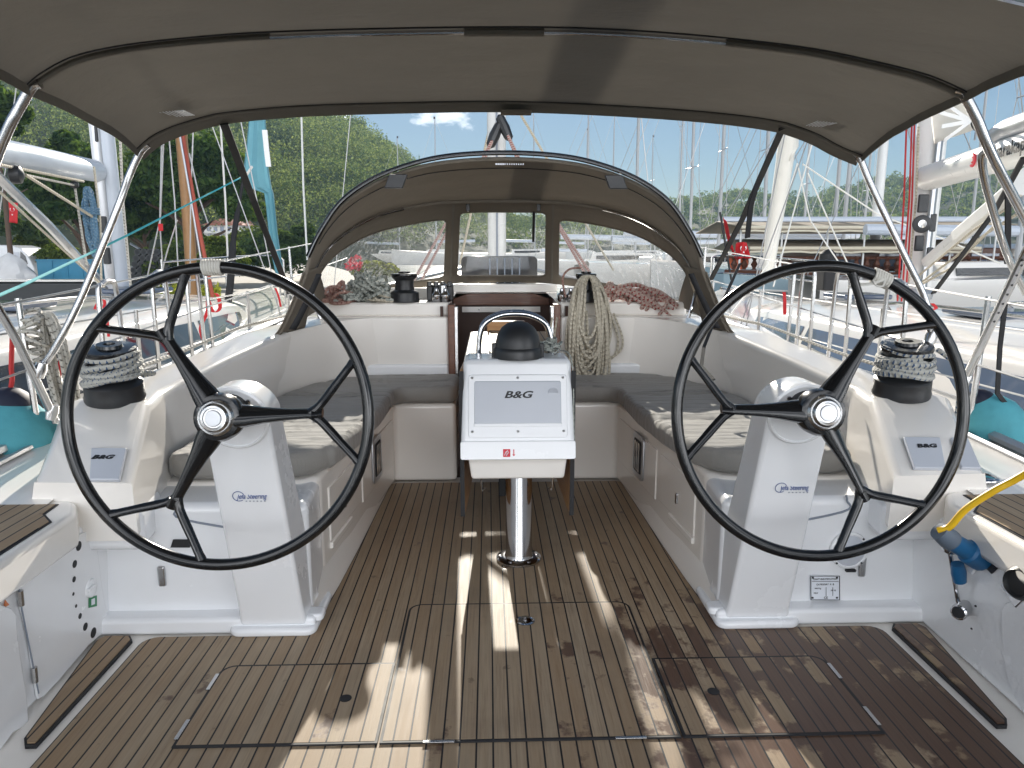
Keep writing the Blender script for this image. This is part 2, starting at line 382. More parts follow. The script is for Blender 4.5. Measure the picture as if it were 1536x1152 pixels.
# ================================================================ OWN YACHT
yacht = thing('sailing_yacht', 'white sailing yacht with a teak cockpit and twin helms that the photo is taken from', 'sailing yacht', (0, 3, 0))
def deckz(y): return .56 + .055 * (y - 2.5)
def arc2(cx, cy, r, a0, a1, n=6): return [(cx + r * math.cos(R(a0 + (a1 - a0) * i / n)), cy + r * math.sin(R(a0 + (a1 - a0) * i / n))) for i in range(n + 1)]
def flat(poly, z0, z1, mi=0, mb=None):
    mb = mb or MB(); return mb.prism([(x, y, z0) for x, y in poly], (0, 0, z1 - z0), mi)
def inset(poly, d):
    n = len(poly); A = sum(poly[i][0] * poly[(i + 1) % n][1] - poly[(i + 1) % n][0] * poly[i][1] for i in range(n)); sg = 1 if A > 0 else -1; out = []
    for i in range(n):
        a, b, c = Vector(poly[i - 1]), Vector(poly[i]), Vector(poly[(i + 1) % n]); e1 = (b - a).normalized(); e2 = (c - b).normalized()
        n1 = Vector((-e1.y, e1.x)) * sg; n2 = Vector((-e2.y, e2.x)) * sg; m = (n1 + n2); m = m / max(m.length_squared / 2, .3)
        out.append(tuple(b + m * d))
    return out
# --- sole
flat([(-1.62, .2), (1.62, .2), (1.62, 2.62), (.80, 2.62), (.80, 4.4), (-.80, 4.4), (-.80, 2.62), (-1.62, 2.62)], -.08, -.010).build('cockpit_moulding', M['gel'], yacht)
half = [(1.355, .3), (1.355, 2.42)] + arc2(1.30, 2.445, .055, 0, 90, 4) + [(.80, 2.502), (.775, 2.53), (.745, 2.75), (.722, 3.3), (.70, 4.2)] + arc2(.66, 4.235, .04, 0, 90, 4)
sole = half + [(-x, y) for x, y in half[::-1]]
flat(sole, -.008, -.003).build('deck_gasket', M['rubber'], yacht)
flat(inset(sole, .006), -.006, 0).build('teak_sole', M['teak'], yacht)
for S in (-1, 1):
    st = [(S * 1.388, 1.90), (S * 1.388, 2.47), (S * 1.41, 2.50), (S * 1.50, 2.50), (S * 1.515, 2.47), (S * 1.44, 1.93), (S * 1.42, 1.90)]
    flat(st, -.008, .004).build('deck_gasket', M['rubber'], yacht); flat(inset(st, .007), -.006, .008).build('teak_strip', M['teak'], yacht)
def rrect(x0, x1, y0, y1, r, corners=(1, 1, 1, 1)):
    P = []
    for (cx, cy, a, k) in ((x0 + r, y0 + r, 180, corners[0]), (x1 - r, y0 + r, 270, corners[1]), (x1 - r, y1 - r, 0, corners[2]), (x0 + r, y1 - r, 90, corners[3])):
        if k: P += arc2(cx, cy, r, a, a + 90, 5)
        else: P.append((x0 if a in (180, 90) else x1, y0 if a in (180, 270) else y1))
    return P
for (x0, x1, y0, y1, cn, latch) in ((-.418, .446, 1.876, 2.705, (0, 0, 1, 1), 1), (-1.0, -.424, 1.876, 2.29, (0, 0, 0, 1), 0), (.452, 1.04, 1.876, 2.29, (0, 0, 1, 0), 0)):
    rr = rrect(x0, x1, y0, y1, .05, cn)
    g = flat(rr, -.001, .0056).build('hatch_gasket', M['rubber'], yacht)
    h = flat(inset(rr, .0085), .001, .0062).build('teak_hatch', M['teak'], yacht)
    if latch:
        MB().lathe([(.036, 0), (.036, .004), (.030, .006), (.026, .003), (.006, .003), (.005, .0045), (.001, .0045)], (.03, 2.557, .006)).build('hatch_latch', M['chrome'], h)
        for hx in (-.25, .30): MB().box(hx - .045, hx + .045, y0 - .006, y0 + .004, .005, .009).build('hinge', M['steel'], h, bevel=.001)
    else:
        hx = -.554 if x0 < 0 else .604
        MB().lathe([(.019, 0), (.019, .0015), (.015, .0015), (.001, .0012)], (hx, 2.09, .006)).build('finger_hole', M['rubber'], h)
        ex = x0 if x0 < 0 else x1
        for hy in (2.19, 1.95): MB().box(ex - .006, ex + .006, hy - .045, hy + .045, .005, .010).build('hinge', M['steel'], h, bevel=.001)
# --- sides
for S in (-1, 1):
    X = lambda l: [(S * x, y) for x, y in l]
    # bench locker: L shape with forward seat
    edge = [(.30, 4.3), (.30, 4.9), (1.36, 4.9), (1.50, 2.80), (.90, 2.80), (.83, 2.82), (.79, 2.88), (.785, 2.95), (.672, 4.3)]
    flat(X(edge), .0, .482).build('bench_locker', M['gel'], yacht, bevel=.028, seg=4)
    # sloping skirting along the sole
    mb = MB(); rows = []
    for y, xf, xt in ((2.6, .755, .80), (2.9, .735, .815), (3.3, .72, .785), (3.8, .708, .735), (4.3, .694, .70)): rows.append([(S * xf, y, -.006), (S * (xf + .004), y, .018), (S * xt, y, .12), (S * (xt + .03), y, .12), (S * (xt + .03), y, -.006)])
    mb.grid(rows).build('skirting', M['gel'], yacht)
    mb = MB()
    # raised panel on the locker front with a lower step, as moulded
    xf = lambda y: .785 - (y - 2.95) * .0837
    for (y0, y1, z0, z1, d) in ((2.98, 3.46, .16, .40, .006), (3.52, 4.24, .14, .40, .006), (2.98, 3.30, .125, .155, .012)):
        mb.prism([(S * (xf(y0) + .01), y0, z0), (S * (xf(y1) + .01), y1, z0), (S * (xf(y1) + .01), y1, z1), (S * (xf(y0) + .01), y0, z1)], (-S * (d + .01), 0, 0))
    mb.build('locker_panel', M['gel'], yacht, bevel=.006)
    # vent with chrome frame
    y0, y1 = 3.71, 3.90
    P = [(S * (xf(y) - .006), y, z) for y, z in rrect(y0, y1, .17, .41, .03)]
    v = MB().prism(P, (-S * .010, 0, 0)).build('locker_vent', M['alug'], yacht, bevel=.003)
    MB().prism([(S * (xf(y) - .012), y, z) for y, z in rrect(y0 + .03, y1 - .03, .20, .38, .015)], (-S * .006, 0, 0)).build('vent_opening', M['rubber'], v)
    mb = MB()
    for yy in (3.77, 3.805, 3.84): mb.tube([(S * (xf(yy) - .02), yy, .21), (S * (xf(yy) - .02), yy, .37)], .006)
    mb.build('vent_bar', M['chrome'], v)
    MB().box(S * xf(3.2) - .014, S * xf(3.2) + .014, 3.185, 3.205, .235, .285).build('locker_catch', M['chrome'], yacht, bevel=.004)
    # aft bulkhead below the helm, with ledge at the foot
    flat(X([(.77, 2.585), (1.60, 2.585), (1.60, 2.95), (.80, 2.95)]), -.006, .470).build('helm_bulkhead', M['gelcool'], yacht, bevel=.035, seg=4)
    flat(X([(.74, 2.512), (1.60, 2.512), (1.60, 2.60), (.76, 2.60)]), -.006, .058).build('foot_ledge', M['gelcool'], yacht, bevel=.018)
    # seam of the seat locker lid
    pts = [onx(0, 0, 1)] and [(S * 1.24, 2.60, .473), (S * 1.235, 2.582, .46), (S * 1.22, 2.581, .415), (S * .86, 2.581, .345)]
    MB().tube(catmull(pts, 5), .004).build('lid_seam', M['inkgrey'], yacht)
    MB().box(S * 1.315 - .014, S * 1.315 + .014, 2.574, 2.588, .155, .235).build('drain_fitting', M['steel'], yacht, bevel=.012)
    # inner side wall under the helm seat
    mb = MB(); mb.hexa([(S * a, y, z) for z, e in ((-.006, 0), (.455, -.035)) for a, y in ((1.455 + e, .2), (1.53 + e, 2.62), (1.9, 2.62), (1.9, .2))])
    mb.build('side_wall', M['gelcool'], yacht, bevel=.02)
    # helm seat
    seat = [(1.405, .2), (1.44, 2.30), (1.50, 2.42), (1.60, 2.47), (2.0, 2.47), (2.0, .2)]
    flat(X(seat), .425, .545).build('helm_seat', M['gel'], yacht, bevel=.022, seg=4)
    tk = [(1.437, .25), (1.468, 2.22), (1.53, 2.29), (1.54, 2.385), (1.97, 2.385), (1.97, .25)]
    flat(X(tk), .540, .5475).build('deck_gasket', M['rubber'], yacht); flat(inset(X(tk), .008), .542, .550).build('seat_teak', M['teakseat'], yacht)
    # coaming and instrument console, one moulding
    stn = [(4.86, 1.24, 1.19, .915, 1.42, .93, 1.55, .66), (4.2, 1.28, 1.27, .915, 1.50, .925, 1.64, .62), (3.6, 1.33, 1.375, .862, 1.58, .872, 1.72, .58), (3.05, 1.385, 1.46, .806, 1.71, .818, 1.80, .55),
           (2.80, 1.36, 1.405, .80, 1.725, .812, 1.79, .54), (2.42, 1.305, 1.312, .605, 1.635, .612, 1.66, .50)]
    rows = []
    fine = []
    cols = list(zip(*stn))
    for i in range(len(stn) - 1):
        for k in range(4 if i < 4 else 1):
            t = k / 4; fine.append([a + (b - a) * t for a, b in zip(stn[i], stn[i + 1])])
    fine.append(list(stn[-1]))
    for (y, ib, it, itz, ot, otz, ob, obz) in fine: rows.append([(S * ib, y, .40), (S * it, y, itz), (S * ot, y, otz), (S * ob, y, obz), (S * ob, y, .40)])
    mb = MB().grid(rows, wrap=True); nn = len(rows[0]); b = len(mb.v) - nn; mb.add([mb.v[b + k] for k in range(nn)], [tuple(range(nn))])
    cm = mb.build('coaming', M['gel'], yacht, bevel=.032, seg=5)
    flat(X([(1.30, 2.44), (1.66, 2.44), (1.70, 2.70), (1.34, 2.70)]), .35, .50).build('console_foot', M['gelcool'], yacht, bevel=.03)
    # rounded inner corner between coaming and bulkhead
    c0, c1, c2 = Vector((1.325, 3.75)), Vector((1.235, 4.80)), Vector((.72, 4.812)); cr = [tuple(c0 * (1 - t) ** 2 + c1 * 2 * t * (1 - t) + c2 * t * t) for t in np.linspace(0, 1, 15)]
    mb = MB(); vs = [(S * x, y, .46) for x, y in cr + [(1.30, 4.85)]] + [(S * (x + (.035 if y < 4.4 else .012)), y + (0 if y < 4.4 else .01), np.interp(y, (3.75, 4.2, 4.8), (.868, .905, .950))) for x, y in cr + [(1.30, 4.85)]]
    n_ = len(cr) + 1; mb.add(vs, [tuple(range(n_)), tuple(range(n_, 2 * n_))] + [(i, (i + 1) % n_, n_ + (i + 1) % n_, n_ + i) for i in range(n_)]); mb.build('corner_coaming', M['gel'], yacht, bevel=.012)
    # side deck, toe rail, hull side
    rows = []
    for y, bw in ((-.2, 2.06), (1.2, 2.09), (2.46, 2.1), (4, 2.1), (5, 2.08), (6.5, 1.95), (8, 1.72), (10, 1.25), (12, .6), (13.2, .04)):
        rows.append([(S * min(1.60, bw * .75), y, deckz(y) + (.0 if y > 2.4 else -.06)), (S * (bw - .05), y, deckz(y) - (.0 if y > 2.4 else .06)), (S * bw, y, deckz(y) - .03), (S * (bw - .02), y, .25), (S * (bw - .22), y, -.55)])
    MB().grid(rows).build('side_deck', M['gel'], yacht)
    MB().tube([(S * (bw - .06), y, deckz(y) + .022) for y, bw in ((2.44, 2.1), (4, 2.1), (5, 2.08), (6.5, 1.95), (8, 1.72), (10, 1.25), (12, .6), (13.2, .04))], .022, 6).build('toe_rail', M['alug'], yacht)
    MB().tube([(S * (bw - .13), y, deckz(y) + .008) for y, bw in ((2.0, 2.1), (4, 2.1), (5, 2.08), (6.5, 1.95))], .012, 6).build('toe_rail', M['alug'], yacht)
    # forward bulkhead of the cockpit, step and base band
    flat([(S * .365, 4.80), (S * 1.30, 4.80), (S * 1.30, 5.0), (S * .365, 5.0)], .46, .955).build('cockpit_bulkhead', M['gel'], yacht, bevel=.018)
    flat([(S * .365, 4.86), (S * 1.22, 4.86), (S * 1.22, 5.3), (S * .365, 5.3)], .95, 1.045).build('winch_shelf', M['gel'], yacht, bevel=.02)
    flat([(S * .365, 4.775), (S * 1.24, 4.775), (S * 1.24, 4.83), (S * .365, 4.83)], .47, .645).build('bulkhead_foot', M['gelcool'], yacht, bevel=.02)
    # companionway jambs
    MB().box(S * .345 - .022, S * .345 + .022, 4.77, 4.90, .30, 1.035).build('companionway_jamb', M['mahog'], yacht, bevel=.006)
    MB().box(S * .315 - .012, S * .315 + .012, 4.79, 4.86, .30, 1.02).build('companionway_track', M['steel'], yacht, bevel=.004)
# coachroof forward of the cockpit with the open hatchway, foredeck
rows = []
for y, hw, zt in ((4.98, 1.22, 1.04), (6, 1.22, 1.05), (8, 1.05, 1.04), (9.5, .75, .99), (10.4, .45, .92)):
    rows.append([(-hw - .12, y, deckz(y) - .05), (-hw, y, zt - .05), (-hw * .5, y, zt), (-.36, y, zt), ] + [(.36, y, zt), (hw * .5, y, zt), (hw, y, zt - .05), (hw + .12, y, deckz(y) - .05)])
mb = MB().grid(rows)
mb.f = [f for k, f in enumerate(mb.f) if not (k == 3)]; mb.m = mb.m[:len(mb.f)]; mb.uv = mb.uv[:len(mb.f)]
mb.build('coachroof', M['gel'], yacht)
mb = MB(); rows = [[(-bw + .02, y, deckz(y) - .01), (0, y, deckz(y) + .04), (bw - .02, y, deckz(y) - .01)] for y, bw in ((8, 1.72), (10, 1.25), (12, .6), (13.2, .04))]
mb.grid(rows).build('foredeck', M['gel'], yacht)
# companionway: dark saloon, brown hatch frame, white slide, garage
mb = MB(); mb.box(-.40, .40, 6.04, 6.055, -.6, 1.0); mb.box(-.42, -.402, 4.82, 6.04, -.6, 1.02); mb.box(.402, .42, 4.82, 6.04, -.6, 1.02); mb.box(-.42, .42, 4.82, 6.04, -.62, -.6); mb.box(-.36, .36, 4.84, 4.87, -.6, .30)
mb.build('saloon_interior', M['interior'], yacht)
mb = MB(); mb.box(-.24, .24, 5.30, 5.62, .15, .19); mb.box(-.2, .2, 5.1, 5.4, -.1, -.06); mb.build('companionway_step', M['leafwood'], yacht, bevel=.01)
mb = MB(); mb.prism([(-.40, 6.02, .94), (.40, 6.02, .94), (.39, 6.02, .995), (.27, 6.02, 1.035), (-.27, 6.02, 1.035), (-.39, 6.02, .995)], (0, .05, 0)); mb.build('hatch_frame', M['mahog'], yacht, bevel=.006)
w = MB().box(-.32, .32, 6.0, 6.015, .885, .93).build('hatch_slide', M['gel'], yacht, bevel=.003)
mb = MB()
for x in (-.18, .0, .18): mb.lathe([(.006, 0), (.006, .003), (.001, .004)], (x, 5.999, .907), (0, -1, 0), 8)
mb.build('screw', M['steel'], w)
mb = MB(); mb.box(-.46, .46, 6.06, 6.09, 1.03, 1.112); mb.build('hatch_garage', M['gel'], yacht, bevel=.012)
for S in (-1, 1): MB().box(*sorted((S * .44, S * 1.0)), 5.25, 5.32, 1.03, 1.12).build('spray_coaming', M['gel'], yacht, bevel=.02)
for S in (-1, 1):   # little shackle blocks at the hatch corners
    for dx in (.39, .45): MB().lathe([(.024, 0), (.030, .01), (.030, .045), (.018, .06), (.012, .085), (.004, .09)], (S * dx, 4.93, 1.045), n=14).build('deck_block', M['chrome'], yacht)
MB().lathe([(.03, 0), (.03, .05), (.02, .06)], (-.41, 4.98, 1.1), n=12).build('deck_eye', M['chrome'], yacht)
# tinted hatch stack forward of the hood window
mb = MB(); mb.prism([(x, 7.0, z) for x, z in rrect(-.36, .36, 1.06, 1.33, .05)], (0, .05, 0)); t = mb.build('tinted_screen', M['glass'], yacht, bevel=.006)
mb = MB()
for x in (-.09, -.02, .05, .12, .19): mb.box(x - .006, x + .006, 6.99, 7.0, 1.08, 1.31)
mb.build('screen_bar', M['inkgrey'], t)
# own mast, blocks, lines above the hood
mast = MB()
mast.tube([(0, 9.0, .9), (0, 9.0, 17)], .105, 14, flat=1.1); mast = mast.build('mast', M['aluw'], yacht)
MB().box(-.012, .012, 8.86, 8.885, 1.0, 16).build('mast_track', M['inkgrey'], mast)
for S in (-1, 1):
    b = MB(); c = at(742 if S < 0 else 757, 203 if S < 0 else 192, 8.6); d = Vector((S * .45, -.1, -1)).normalized()
    b.lathe([(.01, -.16), (.05, -.13), (.062, 0), (.05, .12), (.012, .16)], c, d, 10); b.build('mast_block', M['blackm'], yacht)
    for k in (0, 1):
        e = at((722 + k * 5) if S < 0 else (776 + k * 4), 240, 8.4); f = at(610 + k * 12 if S < 0 else 905 - k * 10, 440, 6.6)
        MB().tube([c, e, f], .014, 6).build('control_line', M['roper'], yacht)
    MB().tube([at(750, 120, 8.9), at(690 if S < 0 else 920, 395 if S < 0 else 405, 11)], .016, 6).build('control_line', M['ropew'], yacht)
    MB().tube([(0, 9, 15), (S * 1.9, 8.6, .9)], .006, 5).build('shroud', M['stay'], yacht)
# --- guard rails of the own deck: stanchions, gate braces, wires
for S in (-1, 1):
    bw = 1.99
    post = [3.05, 5.05, 7.2]
    for y in post: MB().tube([(S * bw, y, deckz(y)), (S * (bw + .02), y, deckz(y) + .60)], .0125, 8).build('stanchion', M['steel'], yacht)
    for y in (3.72, 4.30, 4.78):
        z = deckz(y); MB().tube(catmull([(S * bw, y - .09, z), (S * bw, y - .09, z + .52), (S * bw, y - .05, z + .59), (S * bw, y + .04, z + .60), (S * bw, y + .09, z + .53), (S * bw, y + .12, z)], 4), .0125, 8).build('gate_brace', M['steel'], yacht)
    for dz in (.31, .59): MB().tube([(S * bw, y, deckz(y) + dz) for y in (.5, 2.0, 3.05, 4.0, 5.05, 7.2, 10)], .005, 5).build('lifeline', M['stay'], yacht)
    # genoa sheet led aft along the coaming to the winch
    p = [(S * 1.66, 2.95, .87), (S * 1.64, 3.15, .875), (S * 1.60, 3.6, .895), (S * 1.53, 4.2, .945), (S * 1.46, 4.75, .955), (S * 1.45, 6.5, .95)]
    tag(MB().tube(catmull(p, 6), .0085, 8).build('genoa_sheet', M['ropeg']), 'fleck patterned sheet lying along the %s coaming top from the helm winch' % ('left' if S < 0 else 'right'), 'rope', 'sheets along the coamings')
# --- things moulded on the sides
# left: locker door with ring of drain holes
face = lambda p: p.x + 1.43
def onwall(px, py, S, off=.0):   # the leaning inner side wall
    def fn(p):
        e = 1.455 + (p.y - .2) / (2.62 - .2) * .075 - .035 * p.z / .455
        return S * p.x - e + off
    return solve(px, py, fn, .6, 3.5)
def wallplate(name, pts, S, t, mat, parent, bevel=.004, off=.002):
    P = [onwall(px, py, S, off) for px, py in pts]
    return MB().prism(P, (-S * t, 0, 0)).build(name, mat, parent, bevel=bevel)
door = wallplate('locker_door', catmull([(28, 874), (120, 800), (140, 812), (150, 880), (158, 940), (130, 968), (62, 1045), (50, 1030), (38, 950)], 3, True), -1, .008, M['gelcool'], yacht)
for px, py in ((30, 897), (51, 1012)):
    a = onwall(px, py - 11, -1, .012); b = onwall(px + 2, py + 11, -1, .012); MB().tube([a, b], .009, 8).build('hinge', M['steel'], door)
MB().tube([onwall(27, 872, -1, .011), onwall(33, 915, -1, .011), onwall(42, 960, -1, .011), onwall(58, 1040, -1, .011)], .0025, 5).build('door_seam', M['inkgrey'], door)
for px, py, r in ((118, 819, .0165), (112, 846, .013), (111, 869, .010), (110, 891, .006), (114, 909, .006), (120, 924, .010), (128, 940, .014), (140, 949, .0185)):
    MB().lathe([(r, 0), (r, .001), (r * .1, .001)], onwall(px, py, -1, .0105), (1, 0, -.05), 14).build('drain_hole', M['rubber'], door)
k = MB().lathe([(.034, 0), (.032, .008), (.028, .010), (.001, .010)], onwall(135, 882, -1, .010), (1, 0, 0), 20).build('turn_knob', M['gelcool'], door)
c = onwall(135, 882, -1, .02); MB().box(c.x - .004, c.x + .01, c.y - .02, c.y + .02, c.z - .004, c.z + .004).build('knob_grip', M['gelcool'], k, bevel=.003)
def wallquad(name, px0, px1, py0, py1, S, mat, parent, off=.0115, sk=0):
    P = [onwall(px0, py1, S, off), onwall(px1, py1 - sk, S, off), onwall(px1, py0 - sk, S, off), onwall(px0, py0, S, off)]
    return MB().prism(P, (-S * .0012, 0, 0)).build(name, mat, parent, smooth=False)
wallquad('green_sticker', 133, 145, 896, 912, -1, M['inkgreen'], door, sk=3)
wallquad('sticker_print', 137, 142, 899, 908, -1, M['plate'], door, .0135, sk=2)
P = [onwall(5, 912, -1, .003), onwall(13, 907, -1, .003), onwall(7, 900, -1, .003)]
MB().prism(P, (.002, 0, 0)).build('warning_sticker', M['inkorange'], yacht, smooth=False)
lid = wallplate('side_lid', catmull([(-60, 930), (8, 912), (18, 960), (34, 1080), (10, 1100), (-60, 1170)], 3, True), -1, .02, M['gelcool'], yacht, .008)
# black tape patch on the left bulkhead, speaker and plates on the right one
def bh(px, py): return at(px, py, 2.578)
MB().prism([bh(256, 821), bh(285, 821), bh(289, 809), bh(260, 809)], (0, -.003, 0)).build('tape_patch', M['ink'], yacht, smooth=False)
sp = MB().lathe([(.073, 0), (.072, .008), (.064, .012), (.062, .008), (.001, .010)], bh(1273, 825), (0, -1, 0), 40).build('loudspeaker', M['gelcool'], yacht)
MB().lathe([(.060, 0), (.050, .004), (.001, .007)], bh(1273, 825) + Vector((0, -.0085, 0)), (0, -1, 0), 40).build('speaker_grille', M['panel'], sp)
mb = MB()
for a in (45, 135, 225, 315): mb.lathe([(.004, 0), (.004, .014), (.001, .0145)], bh(1273, 825) + Vector((.067 * math.cos(R(a)), -.0, .067 * math.sin(R(a)))), (0, -1, 0), 8)
mb.build('screw', M['ink'], sp)
MB().prism([bh(1267, 856), bh(1281, 856), bh(1282, 853), bh(1268, 853)], (0, -.014, 0)).build('speaker_badge', M['ink'], sp, smooth=False)
pl = MB().prism([bh(1215, 899), bh(1258, 900), bh(1259, 864), bh(1216, 862)], (0, -.003, 0)).build('builder_plate', M['plate'], yacht, smooth=False)
mb = MB(); o = Vector((0, -.0045, 0))
for (a, b, c, d) in ((1215, 1259, 863, 863.8), (1215, 1259, 898.5, 899.3), (1215, 1216, 863, 899), (1258, 1259, 863, 899), (1217, 1257, 871, 871.5), (1238, 1238.6, 880, 893), (1248, 1248.6, 880, 893), (1217, 1220, 864.5, 867), (1253, 1256, 864.5, 867), (1216.5, 1219.5, 894.5, 897), (1253, 1256, 894.5, 897)):
    mb.prism([bh(a, d) + o, bh(b, d) + o, bh(b, c) + o, bh(a, c) + o], (0, -.0008, 0))
mb.build('plate_print', M['ink'], pl, smooth=False)
for s, px, py, sz in (('CRAFT IDENTIFICATION', 1237, 868, .0085), ('CATEGORY  A  B', 1237, 876, .009), ('MAX kg', 1226, 882, .0075), ('MAX', 1223, 889, .0075), ('10  12', 1249, 885, .008), ('CE', 1238, 896, .013)):
    text('plate_lettering', s, bh(px, py) + o, sz, M['ink'], pl)
# deck filler cap on the right, and helm seat hinges
MB().lathe([(.052, 0), (.052, .006), (.044, .010), (.040, .006), (.001, .008)], onz(1474, 718, .565), n=28).build('deck_filler', M['chrome'], yacht)
# --- shore power and shower on the right wall
plug = thing('shore_power_plug', 'blue power plug with a grey collar pushed into the white wall on the right', 'power plug', onwall(1468, 832, 1))
a = onwall(1472, 838, 1, .01); b = onwall(1428, 812, 1, .12); c = onwall(1408, 796, 1, .165)
fl = [onwall(1440, 842, 1, .004), onwall(1462, 862, 1, .004), onwall(1484, 826, 1, .004), onwall(1464, 812, 1, .004)]
MB().prism(fl, (-.012, 0, 0)).build('socket_flange', M['gelcool'], plug, bevel=.004)
MB().tube([a, a.lerp(b, .45), a.lerp(b, .5), b], [.042, .040, .031, .028], 16).build('plug_body', M['blueplug'], plug, bevel=.002)
MB().tube([b, b.lerp(c, .25), c], [.033, .034, .029], 16).build('plug_collar', M['greyplug'], plug)
l0 = onwall(1436, 846, 1, .05); l1 = onwall(1440, 872, 1, .035); MB().tube([l0, l0.lerp(l1, .5), l1], [.020, .024, .020], 12).build('socket_lid', M['blueplug'], plug)
hose = [c - (b - c) * .05, c + Vector((.02, -.02, .02)), c.lerp(at(1536, 712, 2.0), .33) + Vector((0, 0, .012)), c.lerp(at(1536, 712, 2.0), .66) + Vector((0, 0, .012)), at(1536, 712, 2.0), at(1640, 648, 1.85)]
tag(MB().tube(catmull(hose, 8), .0105, 10).build('yellow_hose', M['yellow']), 'yellow power cable running from the blue plug over the right teak seat', 'cable')
sh = thing('shower_tap', 'chrome lever tap with a round black ended spout on the white right wall', 'tap', onwall(1438, 900, 1))
a = onwall(1424, 824, 1, .05); b = onwall(1438, 908, 1, .02)
MB().lathe([(.001, -.012), (.02, -.01), (.026, 0), (.018, .008), (.001, .010)], a, (.2, -.1, 1), 16).build('tap_head', M['chrome'], sh)
MB().tube([a, b], .0075, 10).build('tap_rod', M['chrome'], sh)
kb = MB().lathe([(.024, -.05), (.026, -.01), (.026, .012), (.021, .016), (.001, .012)], onwall(1440, 917, 1, .045), (-.8, -.6, 0), 20).build('tap_spout', M['chrome'], sh)
MB().lathe([(.019, 0), (.018, .003), (.001, .004)], onwall(1440, 917, 1, .045) + Vector((-.8, -.6, 0)) * .016, (-.8, -.6, 0), 20).build('spout_end', M['rubber'], kb)
bc = thing('pump_socket', 'black round bilge pump cover on a chrome plate at the right edge', 'pump socket', onwall(1515, 880, 1))
MB().prism([onwall(1504, 878, 1, .004), onwall(1526, 912, 1, .004), onwall(1560, 880, 1, .004), onwall(1530, 840, 1, .004)], (-.008, 0, 0)).build('pump_plate', M['chrome'], bc, bevel=.003)
MB().lathe([(.050, 0), (.050, .03), (.040, .045), (.034, .032), (.001, .035)], onwall(1540, 874, 1, .01), (-1, -.3, .1), 24).build('pump_cover', M['blackm'], bc)
MB().prism([onwall(1474, 847, 1, .003), onwall(1488, 861, 1, .003), onwall(1498, 852, 1, .003), onwall(1484, 840, 1, .003)], (-.002, 0, 0)).build('socket_label', M['ink'], yacht, smooth=False)
mb = MB()
for px, py in ((1464, 909), (1458, 943)): mb.lathe([(.004, 0), (.003, .004), (.001, .004)], onwall(px, py, 1, 0), (-1, 0, 0), 8)
mb.build('wall_screw', M['ink'], yacht)
wallplate('round_lid', catmull([(1510, 905), (1560, 920), (1560, 1080), (1526, 1048), (1510, 1000), (1506, 950)], 3, True), 1, .006, M['gelcool'], yacht)
# instrument covers on the consoles
def console(px, py, off=0):
    def fn(p):
        t = (p.y - 2.42) / .38; return p.z - (.607 + t * .199) - off
    return solve(px, py, fn, 1.6, 3.6)
nrm = Vector((0, -.199, .38)).normalized()
tiltx = math.atan2(.199, .38)
Mtilt = Euler((tiltx, 0, 0)).to_matrix().to_4x4()
def cover(pts, label, txt, tp, g='instrument covers on the helm consoles'):
    P = [console(px, py, .001) for px, py in pts]; ce = sum(P, Vector()) / 4
    t = thing('instrument_cover', label, 'instrument cover', ce, g)
    MB().prism(P, nrm * .016).build('cover', M['panel'], t, bevel=.005)
    if txt: text('lettering', txt, console(*tp, .001) + nrm * .0175, .026, M['ink'], t, Mtilt, shear=.25, bold=.0012, sx=1.45)
cover([(136, 724), (181, 724), (192, 676), (139, 676)], 'grey instrument cover lettered B&G beside the left wheel', 'B&G', (156, 691))
cover([(1369, 706), (1417, 707), (1408, 660), (1353, 659)], 'grey instrument cover lettered B&G beside the right wheel', 'B&G', (1387, 674))
cover([(1440, 706), (1470, 707), (1450, 661), (1424, 660)], 'narrow blank grey instrument cover at the outer side of the right wheel', None, None)
